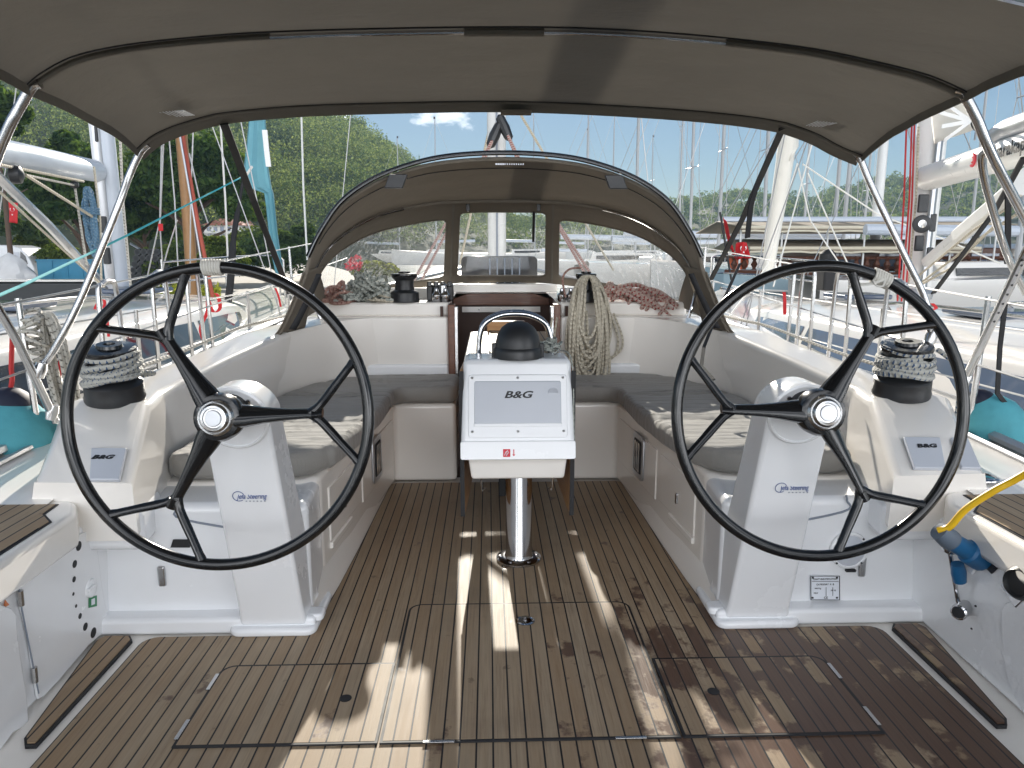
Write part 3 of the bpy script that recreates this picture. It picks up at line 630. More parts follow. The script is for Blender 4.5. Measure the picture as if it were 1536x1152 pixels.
# --- engine of comfort: cushions
def dense(poly, step=.05):
    out = []; n = len(poly)
    for i in range(n):
        a = Vector(poly[i]); b = Vector(poly[(i + 1) % n]); k = max(1, int((b - a).length / step))
        for j in range(k): out.append(tuple(a.lerp(b, j / k)))
    return out
def cushion_obj(poly, z0, z1, label, seams, group=None):
    # grid fill: clipped heightfield with soft edge, on a wall of the outline
    bm = bmesh.new(); pl = dense(poly if sum(a[0] * b[1] - b[0] * a[1] for a, b in zip(poly, poly[1:] + poly[:1])) > 0 else poly[::-1], .03); r = .03
    rings = []
    for d, z in ((r * .8, z0), (0, z0 + r * .8), (0, z1 - r), (r * .3, z1 - r * .3), (r, z1 - .001)):
        rings.append([bm.verts.new((x, y, z)) for x, y in inset(pl, d)])
    n = len(pl)
    for a, b in zip(rings, rings[1:]):
        for i in range(n): bm.faces.new((a[i], a[(i + 1) % n], b[(i + 1) % n], b[i]))
    f = bm.faces.new(rings[-1]); bm.faces.new(rings[0][::-1])
    bm.normal_update(); bmesh.ops.triangulate(bm, faces=[f], ngon_method='EAR_CLIP')
    top = [fc for fc in bm.faces if all(v in set(rings[-1]) for v in fc.verts)]
    for _ in range(4):
        ed = list({e for fc in bm.faces if fc.calc_center_median().z > z1 - .004 for e in fc.edges if e.calc_length() > .07})
        if not ed: break
        bmesh.ops.subdivide_edges(bm, edges=ed, cuts=1, use_grid_fill=False); bmesh.ops.triangulate(bm, faces=[fc for fc in bm.faces if len(fc.verts) > 4])
    for v in bm.verts:
        x, y, z = v.co
        if z > (z0 + z1) / 2:
            q = noise.noise(Vector((x * 2.5, y * 9, 0))) * .008 + noise.noise(Vector((x * 9, y * 22, 3))) * .004
            for s in seams: q -= .012 * math.exp(-((y - s) / .018) ** 2)
            v.co.z += q
        else:
            v.co.x += noise.noise(Vector((x * 12, y * 12, z * 5))) * .004
    bmesh.ops.recalc_face_normals(bm, faces=bm.faces)
    me = bpy.data.meshes.new('seat_cushion'); bm.to_mesh(me); bm.free(); me.materials.append(M['cushion'])
    me.polygons.foreach_set('use_smooth', [True] * len(me.polygons))
    o = bpy.data.objects.new('seat_cushion', me); COL.objects.link(o)
    return tag(o, label, 'cushion', group or 'grey bench cushions')
for S in (-1, 1):
    sd = 'left' if S < 0 else 'right'
    pts = [(.655, 4.02), (.655, 3.7), (.69, 3.3), (.745, 2.96)] + arc2(.93, 3.0, .175, 195, 268, 6) + [(1.30, 2.815), (1.375, 2.85), (1.385, 3.1), (1.345, 3.5), (1.285, 4.04), (1.26, 4.06)]
    pts = [(x, y) for x, y in pts]
    cushion_obj([(S * x, y) for x, y in pts], .486, .590, 'long grey bench cushion behind the %s steering wheel%s' % (sd, ', lit by the sun' if S < 0 else ', mostly in shade'), (3.42,))
    pts = [(.655, 4.035), (1.28, 4.07), (1.235, 4.28), (1.15, 4.50), (1.03, 4.66), (.88, 4.76), (.31, 4.765), (.295, 4.72), (.295, 4.32), (.32, 4.275), (.60, 4.27), (.655, 4.22)]
    cushion_obj([(S * x, y) for x, y in pts], .486, .588, 'dark grey corner cushion on the forward seat at the %s of the cabin entrance' % sd, (4.5,))
# ================================================================ HELMS
def make_pedestal(S, label):
    cx = S * .895; t = thing('helm_station', label, 'helm', (cx, 2.55, 0), 'helms')
    Ya = lambda z: 2.515 - .30 * z
    Yb = lambda z: Ya(z) + .235 - .10 * z
    prof = [(-.120, .03), (-.116, .10), (-.105, .84)] + [(.108 * math.cos(R(a)), .865 + .108 * math.sin(R(a))) for a in range(170, 0, -10)] + [(.105, .84), (.116, .10), (.120, .03)]
    mb = MB(); n = len(prof)
    vs = [(cx + x - S * .0 * z, Ya(z), z) for x, z in prof] + [(cx + x, Yb(z), z) for x, z in prof]
    mb.add(vs, [tuple(range(n)), tuple(range(n, 2 * n))[::-1]] + [(i, (i + 1) % n, n + (i + 1) % n, n + i) for i in range(n)])
    mb.build('steering_column', M['gelcool'], t, bevel=.016, seg=4)
    flat(rrect(cx - .158, cx + .158, 2.478, 2.80, .04), -.002, .030).build('base_flange', M['gelcool'], t, bevel=.014)
    flat(rrect(cx - S * .14 - .035, cx - S * .14 + .035, 2.53, 2.6, .02), .03, .06).build('base_bolt_cover', M['gelcool'], t, bevel=.01)
    d = Vector((0, -1, -.30)).normalized(); hub = Vector((cx, Ya(.90), .90))
    MB().lathe([(.108, -.01), (.109, .004), (.103, .010), (.098, .010), (.097, .006), (.001, .006)], Vector((cx, Ya(.867), .867)), d, 40).build('bearing_cover', M['gelcool'], t)
    MB().lathe([(.055, 0), (.05, .03), (.04, .085)], hub + Vector((0, 0, .0)), Vector((0, -1, -.12)), 24).build('wheel_shaft', M['blackm'], t)
    mb = MB()
    for dx, dz in ((-S * .055, .06), (S * .045, .065)): mb.lathe([(.007, .0), (.007, .006), (.001, .007)], Vector((cx + dx, Ya(.867 + dz), .867 + dz)) + d * .006, d, 12)
    mb.build('bolt', M['steel'], t)
    # maker's lettering with a ring beside it
    px, py = (374, 744) if S < 0 else (1187, 731)
    fn = lambda p: p.y - Ya(p.z)
    Mt = Euler((math.pi / 2 - math.atan(.30), 0, 0)).to_matrix().to_4x4(); o = d * .003
    text('lettering', 'Jefa Steering', solve(px + 4, py, fn, 1.8, 3.2) + o, .0245, M['inkblue'], t, Mt, shear=.22, bold=.0001, sx=.78)
    c = solve(px - 16, py, fn, 1.8, 3.2) + o * .8
    MB().tube([c + Vector((.019 * math.cos(R(a)), 0, 0)) + Vector((0, -.30, 1)).normalized() * .019 * math.sin(R(a)) for a in range(20, 310, 12)], .0011, 5).build('maker_ring', M['inkblue'], t)
    mb = MB()
    for k in range(6):
        q = solve(px - 4 + k * 5.5, py + 7, fn, 1.8, 3.2) + o; mb.box(q.x - .0025, q.x + .0025, q.y - .0005, q.y + .0005, q.z - .0015, q.z + .0015)
    mb.build('small_print', M['inkgrey'], t, smooth=False)
    return t
PL = make_pedestal(-1, 'left helm: white leaning steering column, black three spoke wheel taped at the top')
PR = make_pedestal(1, 'right helm: white leaning steering column, black three spoke wheel, tape with loose end')
def make_wheel(parent, loc):
    t = bpy.data.objects.new('steering_wheel', None); COL.objects.link(t); t.parent = parent; t.location = Vector(loc) - parent.location; t.empty_display_size = .1
    RR = .432
    mb = MB(); mb.tube([(RR * math.cos(R(a)), 0, RR * math.sin(R(a))) for a in range(0, 360, 3)], .0172, 14, closed=True)
    mb.build('rim', M['black'], t, local=True)
    for a0 in (122, 2, 242):
        a = R(a0); dv = Vector((math.cos(a), 0, math.sin(a))); pv = Vector((-math.sin(a), 0, math.cos(a)))
        mb = MB()
        mb.tube([dv * r + Vector((0, y, 0)) for r, y in ((.03, .01), (.08, .008), (.13, .004), (.19, 0), (.25, 0), (.285, 0))], [.044, .038, .028, .0205, .0175, .018], 12, flat=.62)
        for sg in (-1, 1):
            e = Vector((RR * math.cos(a + sg * R(21)), 0, RR * math.sin(a + sg * R(21)))); st = dv * .262 + pv * sg * .001
            mid = dv * .292 + pv * sg * .022
            mb.tube(catmull([st, mid, mid.lerp(e, .5), mid.lerp(e, .9), e], 4), [.015] * 4 + [.014] * 4 + [.0132] * 4 + [.015] * 4 + [.019], 10, flat=.8)
            # web in the crotch
        mb.tube([dv * .27, dv * .30], [.021, .017], 10, flat=.7)
        mb.build('spoke', M['black'], t, local=True)
    MB().lathe([(.070, .03), (.072, 0), (.066, -.018), (.050, -.024)], (0, 0, 0), (0, 1, 0), 32).build('hub', M['black'], t, local=True)
    MB().lathe([(.052, -.015), (.053, -.026), (.048, -.033), (.044, -.030), (.042, -.038), (.036, -.045), (.030, -.046), (.028, -.043), (.001, -.044)], (0, 0, 0), (0, 1, 0), 36).build('hub_nut', M['steel'], t, local=True)
    MB().lathe([(.024, -.0445), (.022, -.048), (.008, -.0485), (.001, -.048)], (0, 0, 0), (0, 1, 0), 24).build('hub_cap', M['alug'], t, local=True)
    return t
W1 = make_wheel(PL, (-.885, 2.1, .905))
W1.rotation_mode = 'YXZ'; W1.rotation_euler = (R(-8), 0, 0)
W2 = dup(W1, PR)
W2.location = Vector((.885, 2.1, .908)) - PR.location; W2.rotation_euler = (R(-8), R(-56), 0)
def whip(t, a0, label):
    a = R(a0); RR = .432; mb = MB()
    pts = []
    for k in range(70):
        u = k / 69; aa = a + R(3.6) * (u - .5) * 2; th = u * 2 * math.pi * 7
        r = .0205; dv = Vector((math.cos(aa), 0, math.sin(aa))); pts.append(dv * (RR + r * math.cos(th)) + Vector((0, r * math.sin(th), 0)))
    mb.tube(pts, .0042, 6); mb.tube([(RR * math.cos(a + R(q)), 0, RR * math.sin(a + R(q))) for q in (-3.4, -1, 1, 3.4)], .0205, 12)
    return mb
whip(W1, 91, '').build('rim_whipping', M['whiterub'], W1, local=True)
mb = whip(W2, 10, '')
q = R(10); dv = Vector((math.cos(q), 0, math.sin(q))); pv = Vector((math.sin(q), 0, -math.cos(q)))
mb.tube(catmull([dv * .43 + Vector((0, -.02, 0)), dv * .40 - pv * .03 + Vector((0, -.02, 0)), dv * .385 - pv * .06, dv * .37 - pv * .075 + Vector((0, .01, 0))], 4), .006, 6, flat=.4)
mb.tube(catmull([dv * .43 + Vector((0, -.02, 0)), dv * .405 + Vector((0, -.03, 0)), dv * .398 - pv * .02 + Vector((0, -.03, 0)), dv * .412 - pv * .03 + Vector((0, -.02, 0))], 4), .003, 6)
mb.build('rim_whipping', M['whiterub'], W2, local=True)
# ================================================================ TABLE
tb = thing('cockpit_table', 'cockpit table on a chrome leg with hanging wooden leaves and a white plotter pod', 'table', (.02, 3.14, 0))
TX = .018
MB().lathe([(.102, 0), (.102, .008), (.092, .013), (.066, .016), (.060, .03), (.058, .78)], (.029, 3.14, .002), n=36).build('leg', M['chrome'], tb)
mb = MB()
for a in range(0, 360, 60): mb.lathe([(.009, 0), (.009, .003), (.001, .005)], (.029 + .083 * math.cos(R(a)), 3.14 + .083 * math.sin(R(a)), .0145), n=10)
mb.build('leg_bolt', M['steel'], tb)
MB().tube([(.03, 4.1, .0), (.03, 4.1, .80)], .04, 20).build('leg', M['chrome'], tb)
MB().box(-.05, -.01, 4.0, 4.04, 0, .14).build('foot_block', M['blackm'], tb, bevel=.006)
for S in (-1, 1):
    x = TX + S * .236
    lf = MB().prism([(x - .009 + (.052 * (y - 3.035) / 1.345 if S < 0 else -.018 * (y - 3.035)), y, z) for y, z in rrect(3.035, 4.38, .245, .885, .06)], (.018, 0, 0)).build('table_leaf', M['leafwood'], tb, bevel=.004)
    MB().prism([(x - .0095, y, z) for y, z in ((3.028, .247), (3.034, .247), (3.034, .884), (3.028, .884))], (.019, 0, 0)).build('leaf_edge', M['rubber'], lf)
    MB().tube(catmull([(TX + S * .155, 3.06, .43), (TX + S * .155, 3.07, .36), (TX + S * .150, 3.08, .345), (TX + S * .14, 3.07, .36)], 3), .0045, 6).build('leaf_stay', M['steel'], tb)
top = flat([(TX - .232, 3.2), (TX + .232, 3.2), (TX + .232, 4.40), (TX - .232, 4.40)], .868, .900).build('table_top', M['gel'], tb, bevel=.008)
for x0, x1 in ((-.215, -.125), (.125, .215)): flat([(TX + x0, 3.26), (TX + x1, 3.26), (TX + x1, 4.36), (TX + x0, 4.36)], .898, .906).build('top_board', M['teaktable'], top, bevel=.003)
lid = flat([(TX - .115, 3.3), (TX + .115, 3.3), (TX + .115, 4.36), (TX - .115, 4.36)], .898, .907).build('bottle_lid', M['teaktable'], top, bevel=.003)
MB().tube([(TX - .115, 3.3, .908), (TX - .115, 4.36, .908), (TX + .115, 4.36, .908), (TX + .115, 3.3, .908)], .005, 5, closed=True).build('lid_seam', M['rubber'], lid)
MB().box(TX - .13, TX + .10, 4.36, 4.44, .905, .965).build('fiddle_block', M['leafwood'], tb, bevel=.01)
# pod: leaning plotter housing
def pf(x, v, d=0):   # point on the aft face of the pod, x across, v 0 bottom to 1 top
    return Vector((TX + x, 2.935 + v * .115 - d, .522 + v * .405 - d * .28))
pod = MB(); b0, b1 = pf(-.240, 0), pf(.240, 0)
prof = [(2.935, .522), (3.05, .927), (3.07, .930), (3.26, .930), (3.26, .60), (3.16, .515)]
for s in (0,):
    vs = []
    for y, z in prof:
        hw = .240 - (z - .52) / .41 * .014; vs.append((TX - hw, y, z))
    n = len(vs); vs += [(2 * TX - x, y, z) for x, y, z in vs]
    pod.add(vs, [tuple(range(n)), tuple(range(n, 2 * n))[::-1]] + [(i, (i + 1) % n, n + (i + 1) % n, n + i) for i in range(n)])
pod = pod.build('plotter_pod', M['gelcool'], tb, bevel=.022, seg=5)
def pface(name, x0, x1, v0, v1, d0, d1, mat, parent, r=.012, bevel=.003):
    P = [pf(x, v, d0) for x, v in rrect(x0, x1, v0 * .42, v1 * .42, r)] if False else [Vector(pf(x, w / .42, d0)) for x, w in rrect(x0, x1, v0 * .42, v1 * .42, r)]
    nn = (pf(0, 0, 1) - pf(0, 0, 0)); return MB().prism(P, nn * (d1 - d0)).build(name, mat, parent, bevel=bevel)
pface('lower_lip', -.240, .240, .02, .20, .0, .007, M['gelcool'], pod, .01, .004)
pface('plotter_frame', -.206, .206, .235, .86, .0, .008, M['gelcool'], pod, .012)
cv = pface('plotter_cover', -.181, .181, .37, .80, .006, .013, M['panel'], pod, .008)
pface('cover_rim', -.183, .183, .355, .385, .006, .015, M['gelcool'], cv, .003, .002)
nn = pf(0, 0, 1) - pf(0, 0, 0)
MB().lathe([(.021, .0), (.021, .0025), (.018, .003), (.017, .001), (.001, .0012)], pf(.148, .69, .013), nn, 24).build('cover_button', M['panel'], cv)
mb = MB()
for x in (-.190, 0, .190):
    for v in (.30, .832): mb.lathe([(.006, .0), (.005, .003), (.001, .003)], pf(x, v, .0075), nn, 10)
mb.build('screw', M['alug'], pod)
Mp = Euler((math.pi / 2 - math.atan2(.115, .405), 0, 0)).to_matrix().to_4x4()
text('lettering', 'B&G', pf(0.0, .667, .0138), .040, M['ink'], cv, Mp, shear=.28, bold=.0012, sx=1.5)
st = MB().prism([pf(x, v, .0075) for x, v in ((-.063, .05), (-.033, .05), (-.033, .125), (-.063, .125))], nn * .0012).build('fuse_sticker', M['inkred'], pod, smooth=False)
mb = MB(); mb.tube([pf(-.057, .065, .0092), pf(-.052, .10, .0092), pf(-.044, .113, .0092), pf(-.040, .095, .0092), pf(-.047, .075, .0092), pf(-.05, .06, .0092)], .0016, 4); mb.tube([pf(-.046, .11, .0092), pf(-.049, .085, .0092)], .0014, 4)
mb.build('sticker_print', M['plate'], st)
mb = MB(); mb.prism([pf(x, v, .0075) for x, v in ((-.0185, .055), (-.0125, .073), (-.0165, .073), (-.0165, .122), (-.0205, .122), (-.0205, .073), (-.0245, .073))], nn * .0012); mb.build('arrow_print', M['inkred'], pod, smooth=False)
lo = MB(); vs = []
for z, hw in ((.43, .196), (.53, .210)): vs += [(TX - hw, 2.975, z), (TX + hw, 2.975, z), (TX + hw, 3.25, z), (TX - hw, 3.25, z)]
lo.hexa(vs).build('pod_base', M['gel'], tb, bevel=.012)
MB().tube([(TX, 2.985, .70), (TX, 3.4, .70)], .02, 6).build('cable_duct', M['blackm'], tb)
for k, y in ((0, 3.31), (1, 3.40)):
    z0 = .90; P = [(TX - .168, y, z0), (TX - .160, y, z0 + .10), (TX - .135, y, z0 + .158), (TX - .07, y, z0 + .192), (TX, y, z0 + .20), (TX + .07, y, z0 + .192), (TX + .135, y, z0 + .158), (TX + .16, y, z0 + .10), (TX + .168, y, z0)]
    MB().tube(catmull(P, 6), .0125, 12).build('hand_rail', M['chrome'], tb)
for k in range(5):
    pts = [(TX + .165 + .022 * math.cos(t), 3.31 + .022 * math.sin(t), .955 + k * .008 + .004 * math.sin(t * 2)) for t in np.linspace(0, 6.28, 14)]
    mbk = MB().tube(pts, .004, 5, closed=True) if k == 0 else mbk.tube(pts, .004, 5, closed=True)
for k in range(7):
    c = Vector((TX + .15 + random.uniform(-.03, .04), 3.24 + random.uniform(-.03, .02), .945 + k * .005)); a = random.random() * 6
    mbk.tube(catmull([c + Vector((.045 * math.cos(t + a), .03 * math.sin(t + a), .008 * math.sin(3 * t))) for t in np.linspace(0, 6.28, 10)][:-1], 3, True), .004, 5, closed=True)
mbk.tube(catmull([(TX + .20, 3.22, .945), (TX + .228, 3.12, .94), (TX + .236, 3.05, .86), (TX + .236, 3.0, .68), (TX + .243, 3.02, .56)], 5), .003, 5)
tag(mbk.build('thin_cord', M['ropegr']), 'thin pale cord knotted round the right foot of the chrome table rail', 'cord')
cp = thing('compass', 'black domed compass on top of the white plotter pod', 'compass', (TX + .005, 3.12, .93))
MB().lathe([(.105, 0), (.106, .03), (.100, .045), (.098, .047)], (TX + .005, 3.125, .928), n=40).build('compass_base', M['blackm'], cp)
MB().lathe([(.097, .046), (.096, .066), (.088, .10), (.070, .13), (.045, .148), (.018, .156), (.001, .157)], (TX + .005, 3.125, .928), n=40).build('compass_hood', M['blackm'], cp)
mb = MB()
for s in (-1, 1): mb.tube([(TX + .005 + s * .03, 3.125 - math.sqrt(max(.0966 ** 2 * (1 - ((z) / .158) ** 2) - .0009, .0002)), .928 + z) for z in (.05, .08, .11, .135)], .002, 4)
mb.build('hood_ridge', M['inkgrey'], cp)
for s in (-1, 1): MB().box(TX + .005 + s * .1 - .012, TX + .005 + s * .1 + .012, 3.11, 3.14, .928, .99).build('compass_ear', M['blackm'], cp, bevel=.005)
# ================================================================ SPRAYHOOD
hd = thing('sprayhood', 'taupe canvas sprayhood with three clear windows over the cabin entrance', 'sprayhood', (0, 4.7, 1.0))
ap = [(408, 505), (425, 490), (455, 420), (475, 360), (510, 310), (560, 275), (620, 252), (680, 241), (752, 237)]
A0 = [at(x, y, 4.2 + (0 if y > 400 else .0)) for x, y in ap]; A0 = [Vector((-abs(p.x) if i < 8 else 0, p.y, p.z)) for i, p in enumerate(A0)]
def sym(L): return L[:-1] + [Vector((0, L[-1].y, L[-1].z))] + [Vector((-p.x, p.y, p.z)) for p in L[:-1][::-1]]
N = 161
A0 = resample(catmull(sym(A0), 8), N)
A1h = [(1.245, 4.42, .93), (1.225, 4.50, 1.07), (1.17, 4.62, 1.27), (1.07, 4.74, 1.44), (.84, 4.88, 1.60), (.50, 4.97, 1.69), (.2, 5.0, 1.71), (0, 5.0, 1.712)]
A1 = resample(catmull(sym([Vector((-x, y, z)) for x, y, z in A1h]), 8), N)
Bh = [(1.25, 4.44, .90), (1.235, 4.60, .97), (1.205, 4.85, 1.0), (1.13, 5.15, 1.03), (.96, 5.55, 1.055), (.66, 5.88, 1.09), (.35, 6.05, 1.12), (0, 6.1, 1.125)]
B = resample(catmull(sym([Vector((-x, y, z)) for x, y, z in Bh]), 8), N)
rows = []
for j in range(13):
    v = j / 12
    rows.append([A0[i].lerp(A1[i], v) + Vector((0, 0, 1)) * (.022 * math.sin(math.pi * v) * min(1, 3 * min(i, N - 1 - i) / N)) for i in range(N)])
MB().grid(rows).build('hood_roof', M['canvasd'], hd, angle=60)
# hem of the roof aft edge and inner seams
MB().tube([p + Vector((0, -.004, -.006)) for p in A0], .012, 8).build('hood_hem', M['canvasd'], hd)
MB().tube([rows[3][i] - Vector((0, 0, .006)) for i in range(26, N - 26)], .003, 5).build('hood_seam', M['rubber'], hd)
MB().tube([A1[i] + Vector((0, -.02, -.012)) for i in range(6, N - 6)], .013, 8).build('hood_bow', M['canvasd'], hd)
for s in (0, 1):
    sl = [A1[i if not s else N - 1 - i] + Vector((0, -.036, -.014)) for i in range(16, 52)]
    MB().tube(sl, .0085, 8).build('bare_bow', M['chrome'], hd)
# front wall with windows
N2 = 420; A1f = resample(A1, N2); Bf = resample(B, N2); NV = 70
def front(u, v):
    i = u * (N2 - 1); k = int(min(i, N2 - 2)); f = i - k
    a = A1f[k].lerp(A1f[k + 1], f); b = Bf[k].lerp(Bf[k + 1], f); p = a.lerp(b, v); return p + Vector((0, .05 * math.sin(math.pi * v) * .6, .0))
def find_u(x, v):
    lo, hi = 0, 1
    for _ in range(40):
        m = (lo + hi) / 2
        if front(m, v).x < x: lo = m
        else: hi = m
    return lo
def win_poly(corners, r, n=40):   # corners in (x fraction, v)
    return corners
def inside(u, v, w):
    u0, u1, v0, v1, tl, tr = w
    if not (u0 < u < u1 and v0 < v < v1): return False
    du = min(u - u0, u1 - u) / (u1 - u0); dv = min(v - v0, v1 - v) / (v1 - v0)
    ru, rv = (.05, .07) if (u1 - u0) > .2 else (.09, .07)
    ru, rv = (.022 / (u1 - u0) * .55, .035 / (v1 - v0))
    if du < ru and dv < rv and ((ru - du) / ru) ** 2 + ((rv - dv) / rv) ** 2 > 1: return False
    return True
uc0, uc1 = find_u(-.325, .5), find_u(.325, .5); us0 = find_u(-.42, .5); ul = .115
wins = [(uc0, uc1, .12, .90, 0, 0), (ul, us0, .19, .90, 0, 0), (1 - us0, 1 - ul, .19, .90, 0, 0)]
fab = MB(); cl = [MB() for _ in wins]
GU, GV = 380, 64
P = [[front(i / GU, j / GV) for i in range(GU + 1)] for j in range(GV + 1)]
flatP = [p for r in P for p in r]; fF = []; cF = [[] for _ in wins]
for j in range(GV):
    for i in range(GU):
        q = (j * (GU + 1) + i, j * (GU + 1) + i + 1, (j + 1) * (GU + 1) + i + 1, (j + 1) * (GU + 1) + i); hit = None
        for k, w in enumerate(wins):
            if inside((i + .5) / GU, (j + .5) / GV, w): hit = k
        (fF if hit is None else cF[hit]).append(q)
def compact(faces):
    ids = {}; vs = []; out = []
    for f in faces:
        g = []
        for i in f:
            if i not in ids: ids[i] = len(vs); vs.append(flatP[i])
            g.append(ids[i])
        out.append(g)
    return MB().add(vs, out)
compact(fF).build('hood_front', M['canvasd'], hd, angle=60, solid=.004)
for c in cF: compact(c).build('hood_window', M['pvc'], hd, angle=60)
for w in wins:   # stitched border round each window
    u0, u1, v0, v1 = w[:4]; ru, rv = .022 * .55, .035; L = []
    for (cu, cv_, a0) in ((u1 - ru, v1 - rv, 0), (u0 + ru, v1 - rv, 90), (u0 + ru, v0 + rv, 180), (u1 - ru, v0 + rv, 270)):
        L += [(cu + ru * math.cos(R(a0 + q)), cv_ + rv * math.sin(R(a0 + q))) for q in range(0, 91, 15)]
    D = []
    for a, b in zip(L, L[1:] + L[:1]):
        k = max(1, int(math.hypot((b[0] - a[0]) * 3.4, b[1] - a[1]) / .03)); D += [(a[0] + (b[0] - a[0]) * t / k, a[1] + (b[1] - a[1]) * t / k) for t in range(k)]
    MB().tube([front(u, v) for u, v in D], .0065, 6, closed=True, flat=.6).build('window_border', M['canvasd'], hd)
for s in (-1, 1):
    u = find_u(s * .372, .5); MB().strip([front(find_u(s * .372, .5), v) + Vector((0, -.006, 0)) for v in np.linspace(.02, .98, 14)], .016, (1, 0, 0), .003).build('window_zip', M['canvas'], hd)
    q = front(find_u(s * .24, .1), .05) + Vector((0, -.015, -.0)); MB().box(q.x - .013, q.x + .013, q.y - .01, q.y + .005, q.z - .04, q.z + .02).build('hood_buckle', M['blackm'], hd, bevel=.004)
MB().strip([front(find_u(.215, .2), v) + Vector((0, -.012, 0)) for v in (.12, .25, .45)], .018, (1, 0, 0), .003).build('hood_strap', M['strap'], hd)
# dark vinyl side pieces and leather feet, grab rail above the aft edge
for s in (0, 1):
    S = -1 if not s else 1
    idx = [i if not s else N - 1 - i for i in range(4, 26)]
    K = lambda k: k if not s else N - 1 - k
    # canvas leg with the hood's lower side folded in, and a dark vinyl strip laid on it
    legr = [[A0[K(k)] + Vector((S * .012, -.03, -.006)), A0[K(k)].lerp(A1[K(k)], .25) + Vector((S * .0, 0, 0)), A0[K(k)].lerp(A1[K(k)], .6) + Vector((-S * .035, 0, 0)), A1[K(k)] + Vector((-S * .05, -.03, 0))] for k in range(0, 20)]
    MB().grid(legr).build('hood_leg_panel', M['canvasd'], hd, solid=.006)
    MB().grid([[A0[K(k)] + Vector((-S * (.035 + .0016 * k), -.045, -.012)), A0[K(k)] + Vector((-S * (.075 + .001 * k), -.035, -.016))] for k in range(4, 20)]).build('side_flap', M['strap'], hd, solid=.006)
    MB().grid([[A0[K(0)] + Vector((S * .015, -.03, 0)), A1[K(0)] + Vector((0, -.03, 0))], [A0[K(0)] + Vector((S * .02, -.07, -.04)), A1[K(0)] + Vector((0, -.06, -.05))]]).build('hood_foot', M['canvasd'], hd, solid=.006)
    MB().tube(catmull([A1[(8 if not s else N - 9)] + Vector((-S * .02, -.05, -.1)), Vector((S * 1.17, 4.45, 1.16)), Vector((S * 1.13, 4.42, 1.05)), Vector((S * 1.11, 4.42, .98))], 5), .010, 8).build('hood_leg', M['chrome'], hd)
rp = [(462, 385), (480, 348), (512, 302), (560, 268), (620, 245), (680, 233), (752, 229)]
G = sym([Vector((-abs(p.x), p.y, p.z)) for p in [at(x, y, 4.16) for x, y in rp]])
MB().tube(catmull(G, 8), .0135, 10).build('grab_rail', M['black'], hd)
MB().tube([p + Vector((0, -.013, -.006)) for p in catmull(G, 8)], .003, 5).build('rail_piping', M['alug'], hd)
for s in (-1, 1):
    q = Vector((s * .62, 4.17, 1.765)); MB().hexa([(q.x + a * .05 + dz * -s * .03, q.y + b * .015, q.z - .05 + dz * .075) for dz in (0, 1) for a, b in ((-1, -1), (1, -1), (1, 1), (-1, 1))]).build('rail_bracket', M['blackm'], hd, bevel=.006)
mb = MB()
for k in range(13): mb.box(-.06 + k * .0125, -.06 + k * .0125 + (.011 if k < 4 else .006), 4.188, 4.19, 1.845, 1.853)
mb.build('hood_lettering', M['plate'], hd, smooth=False)
# ================================================================ BIMINI
bm_ = thing('bimini_awning', 'large taupe canvas bimini stretched on steel hoops over the helms', 'awning', (0, 2.0, 1.9))
fr = [(207, 225), (235, 205), (275, 192), (340, 180), (450, 170), (600, 165), (752, 163)]
b2 = [(45, 130), (70, 110), (120, 85), (200, 68), (300, 57), (400, 50), (550, 45), (752, 42)]
L1 = [at(x, y, 3.0) for x, y in fr]; L2 = [at(x, y, 2.35) for x, y in b2]
rt1 = [at(x, y, 3.0) for x, y in [(1292, 234), (1255, 222), (1215, 205), (1150, 190), (1050, 178), (900, 168)]]
rt2 = [at(x, y, 2.35) for x, y in [(1445, 140), (1425, 130), (1380, 112), (1300, 92), (1200, 72), (1050, 55), (900, 45)]]
F1 = [p + Vector((0, 0, .027 * min(1, min(i, 120 - i) / 14))) for i, p in enumerate(resample(catmull(L1 + rt1[::-1], 6), 121))]; F2 = resample(catmull(L2 + rt2[::-1], 6), 121)
F3 = [Vector((p.x * 1.0, 1.75, p.z + .01)) for p in F2]; F4 = [Vector((p.x * .99, 1.15, p.z - .03)) for p in F2]
def span(a, b, n, sag, edge):
    out = []
    for j in range(n):
        v = j / n; r = []
        for i in range(121):
            p = a[i].lerp(b[i], v); e = min(i, 120 - i) / 120; k = math.sin(math.pi * v)
            p = p + Vector((0, 0, -sag * k * min(1, e * 6))); p.x *= 1 - edge * k * max(0, 1 - e * 5)
            p.z += (noise.noise(Vector((p.x * 3, p.y * 5, 0))) * .007 + noise.noise(Vector((p.x * 1.2 + p.y * 7, p.y * 2 - p.x * 3, 4))) * .005) * k
            r.append(p)
        out.append(r)
    return out
rows = span(F1, F2, 14, .012, .03) + span(F2, F3, 14, .02, .03) + span(F3, F4, 8, .02, .03) + [F4]
MB().grid(rows).build('canopy', M['canvas'], bm_, angle=60)
# front valance below the seam, side hems
vr = [[p + Vector((0, 0, .002)) for p in F1], [p + Vector((0, .022, -.010)) for p in F1], [p + Vector((0, .036, -.034)) for p in F1]]
MB().grid(vr).build('valance', M['canvas'], bm_, angle=60, solid=.002)
MB().tube([p + Vector((0, -.012, -.007)) for p in F1], .006, 8).build('front_hem', M['canvas'], bm_)
MB().tube([p + Vector((0, -.026, -.0045)) for p in F1], .0018, 5).build('hem_stitching', M['rubber'], bm_)
for sd in (0, 120):
    e = [r[sd] for r in rows]; MB().strip([p + Vector((0, 0, -.012)) for p in e], .03, (0, 0, 1), .002).build('side_hem', M['canvas'], bm_)
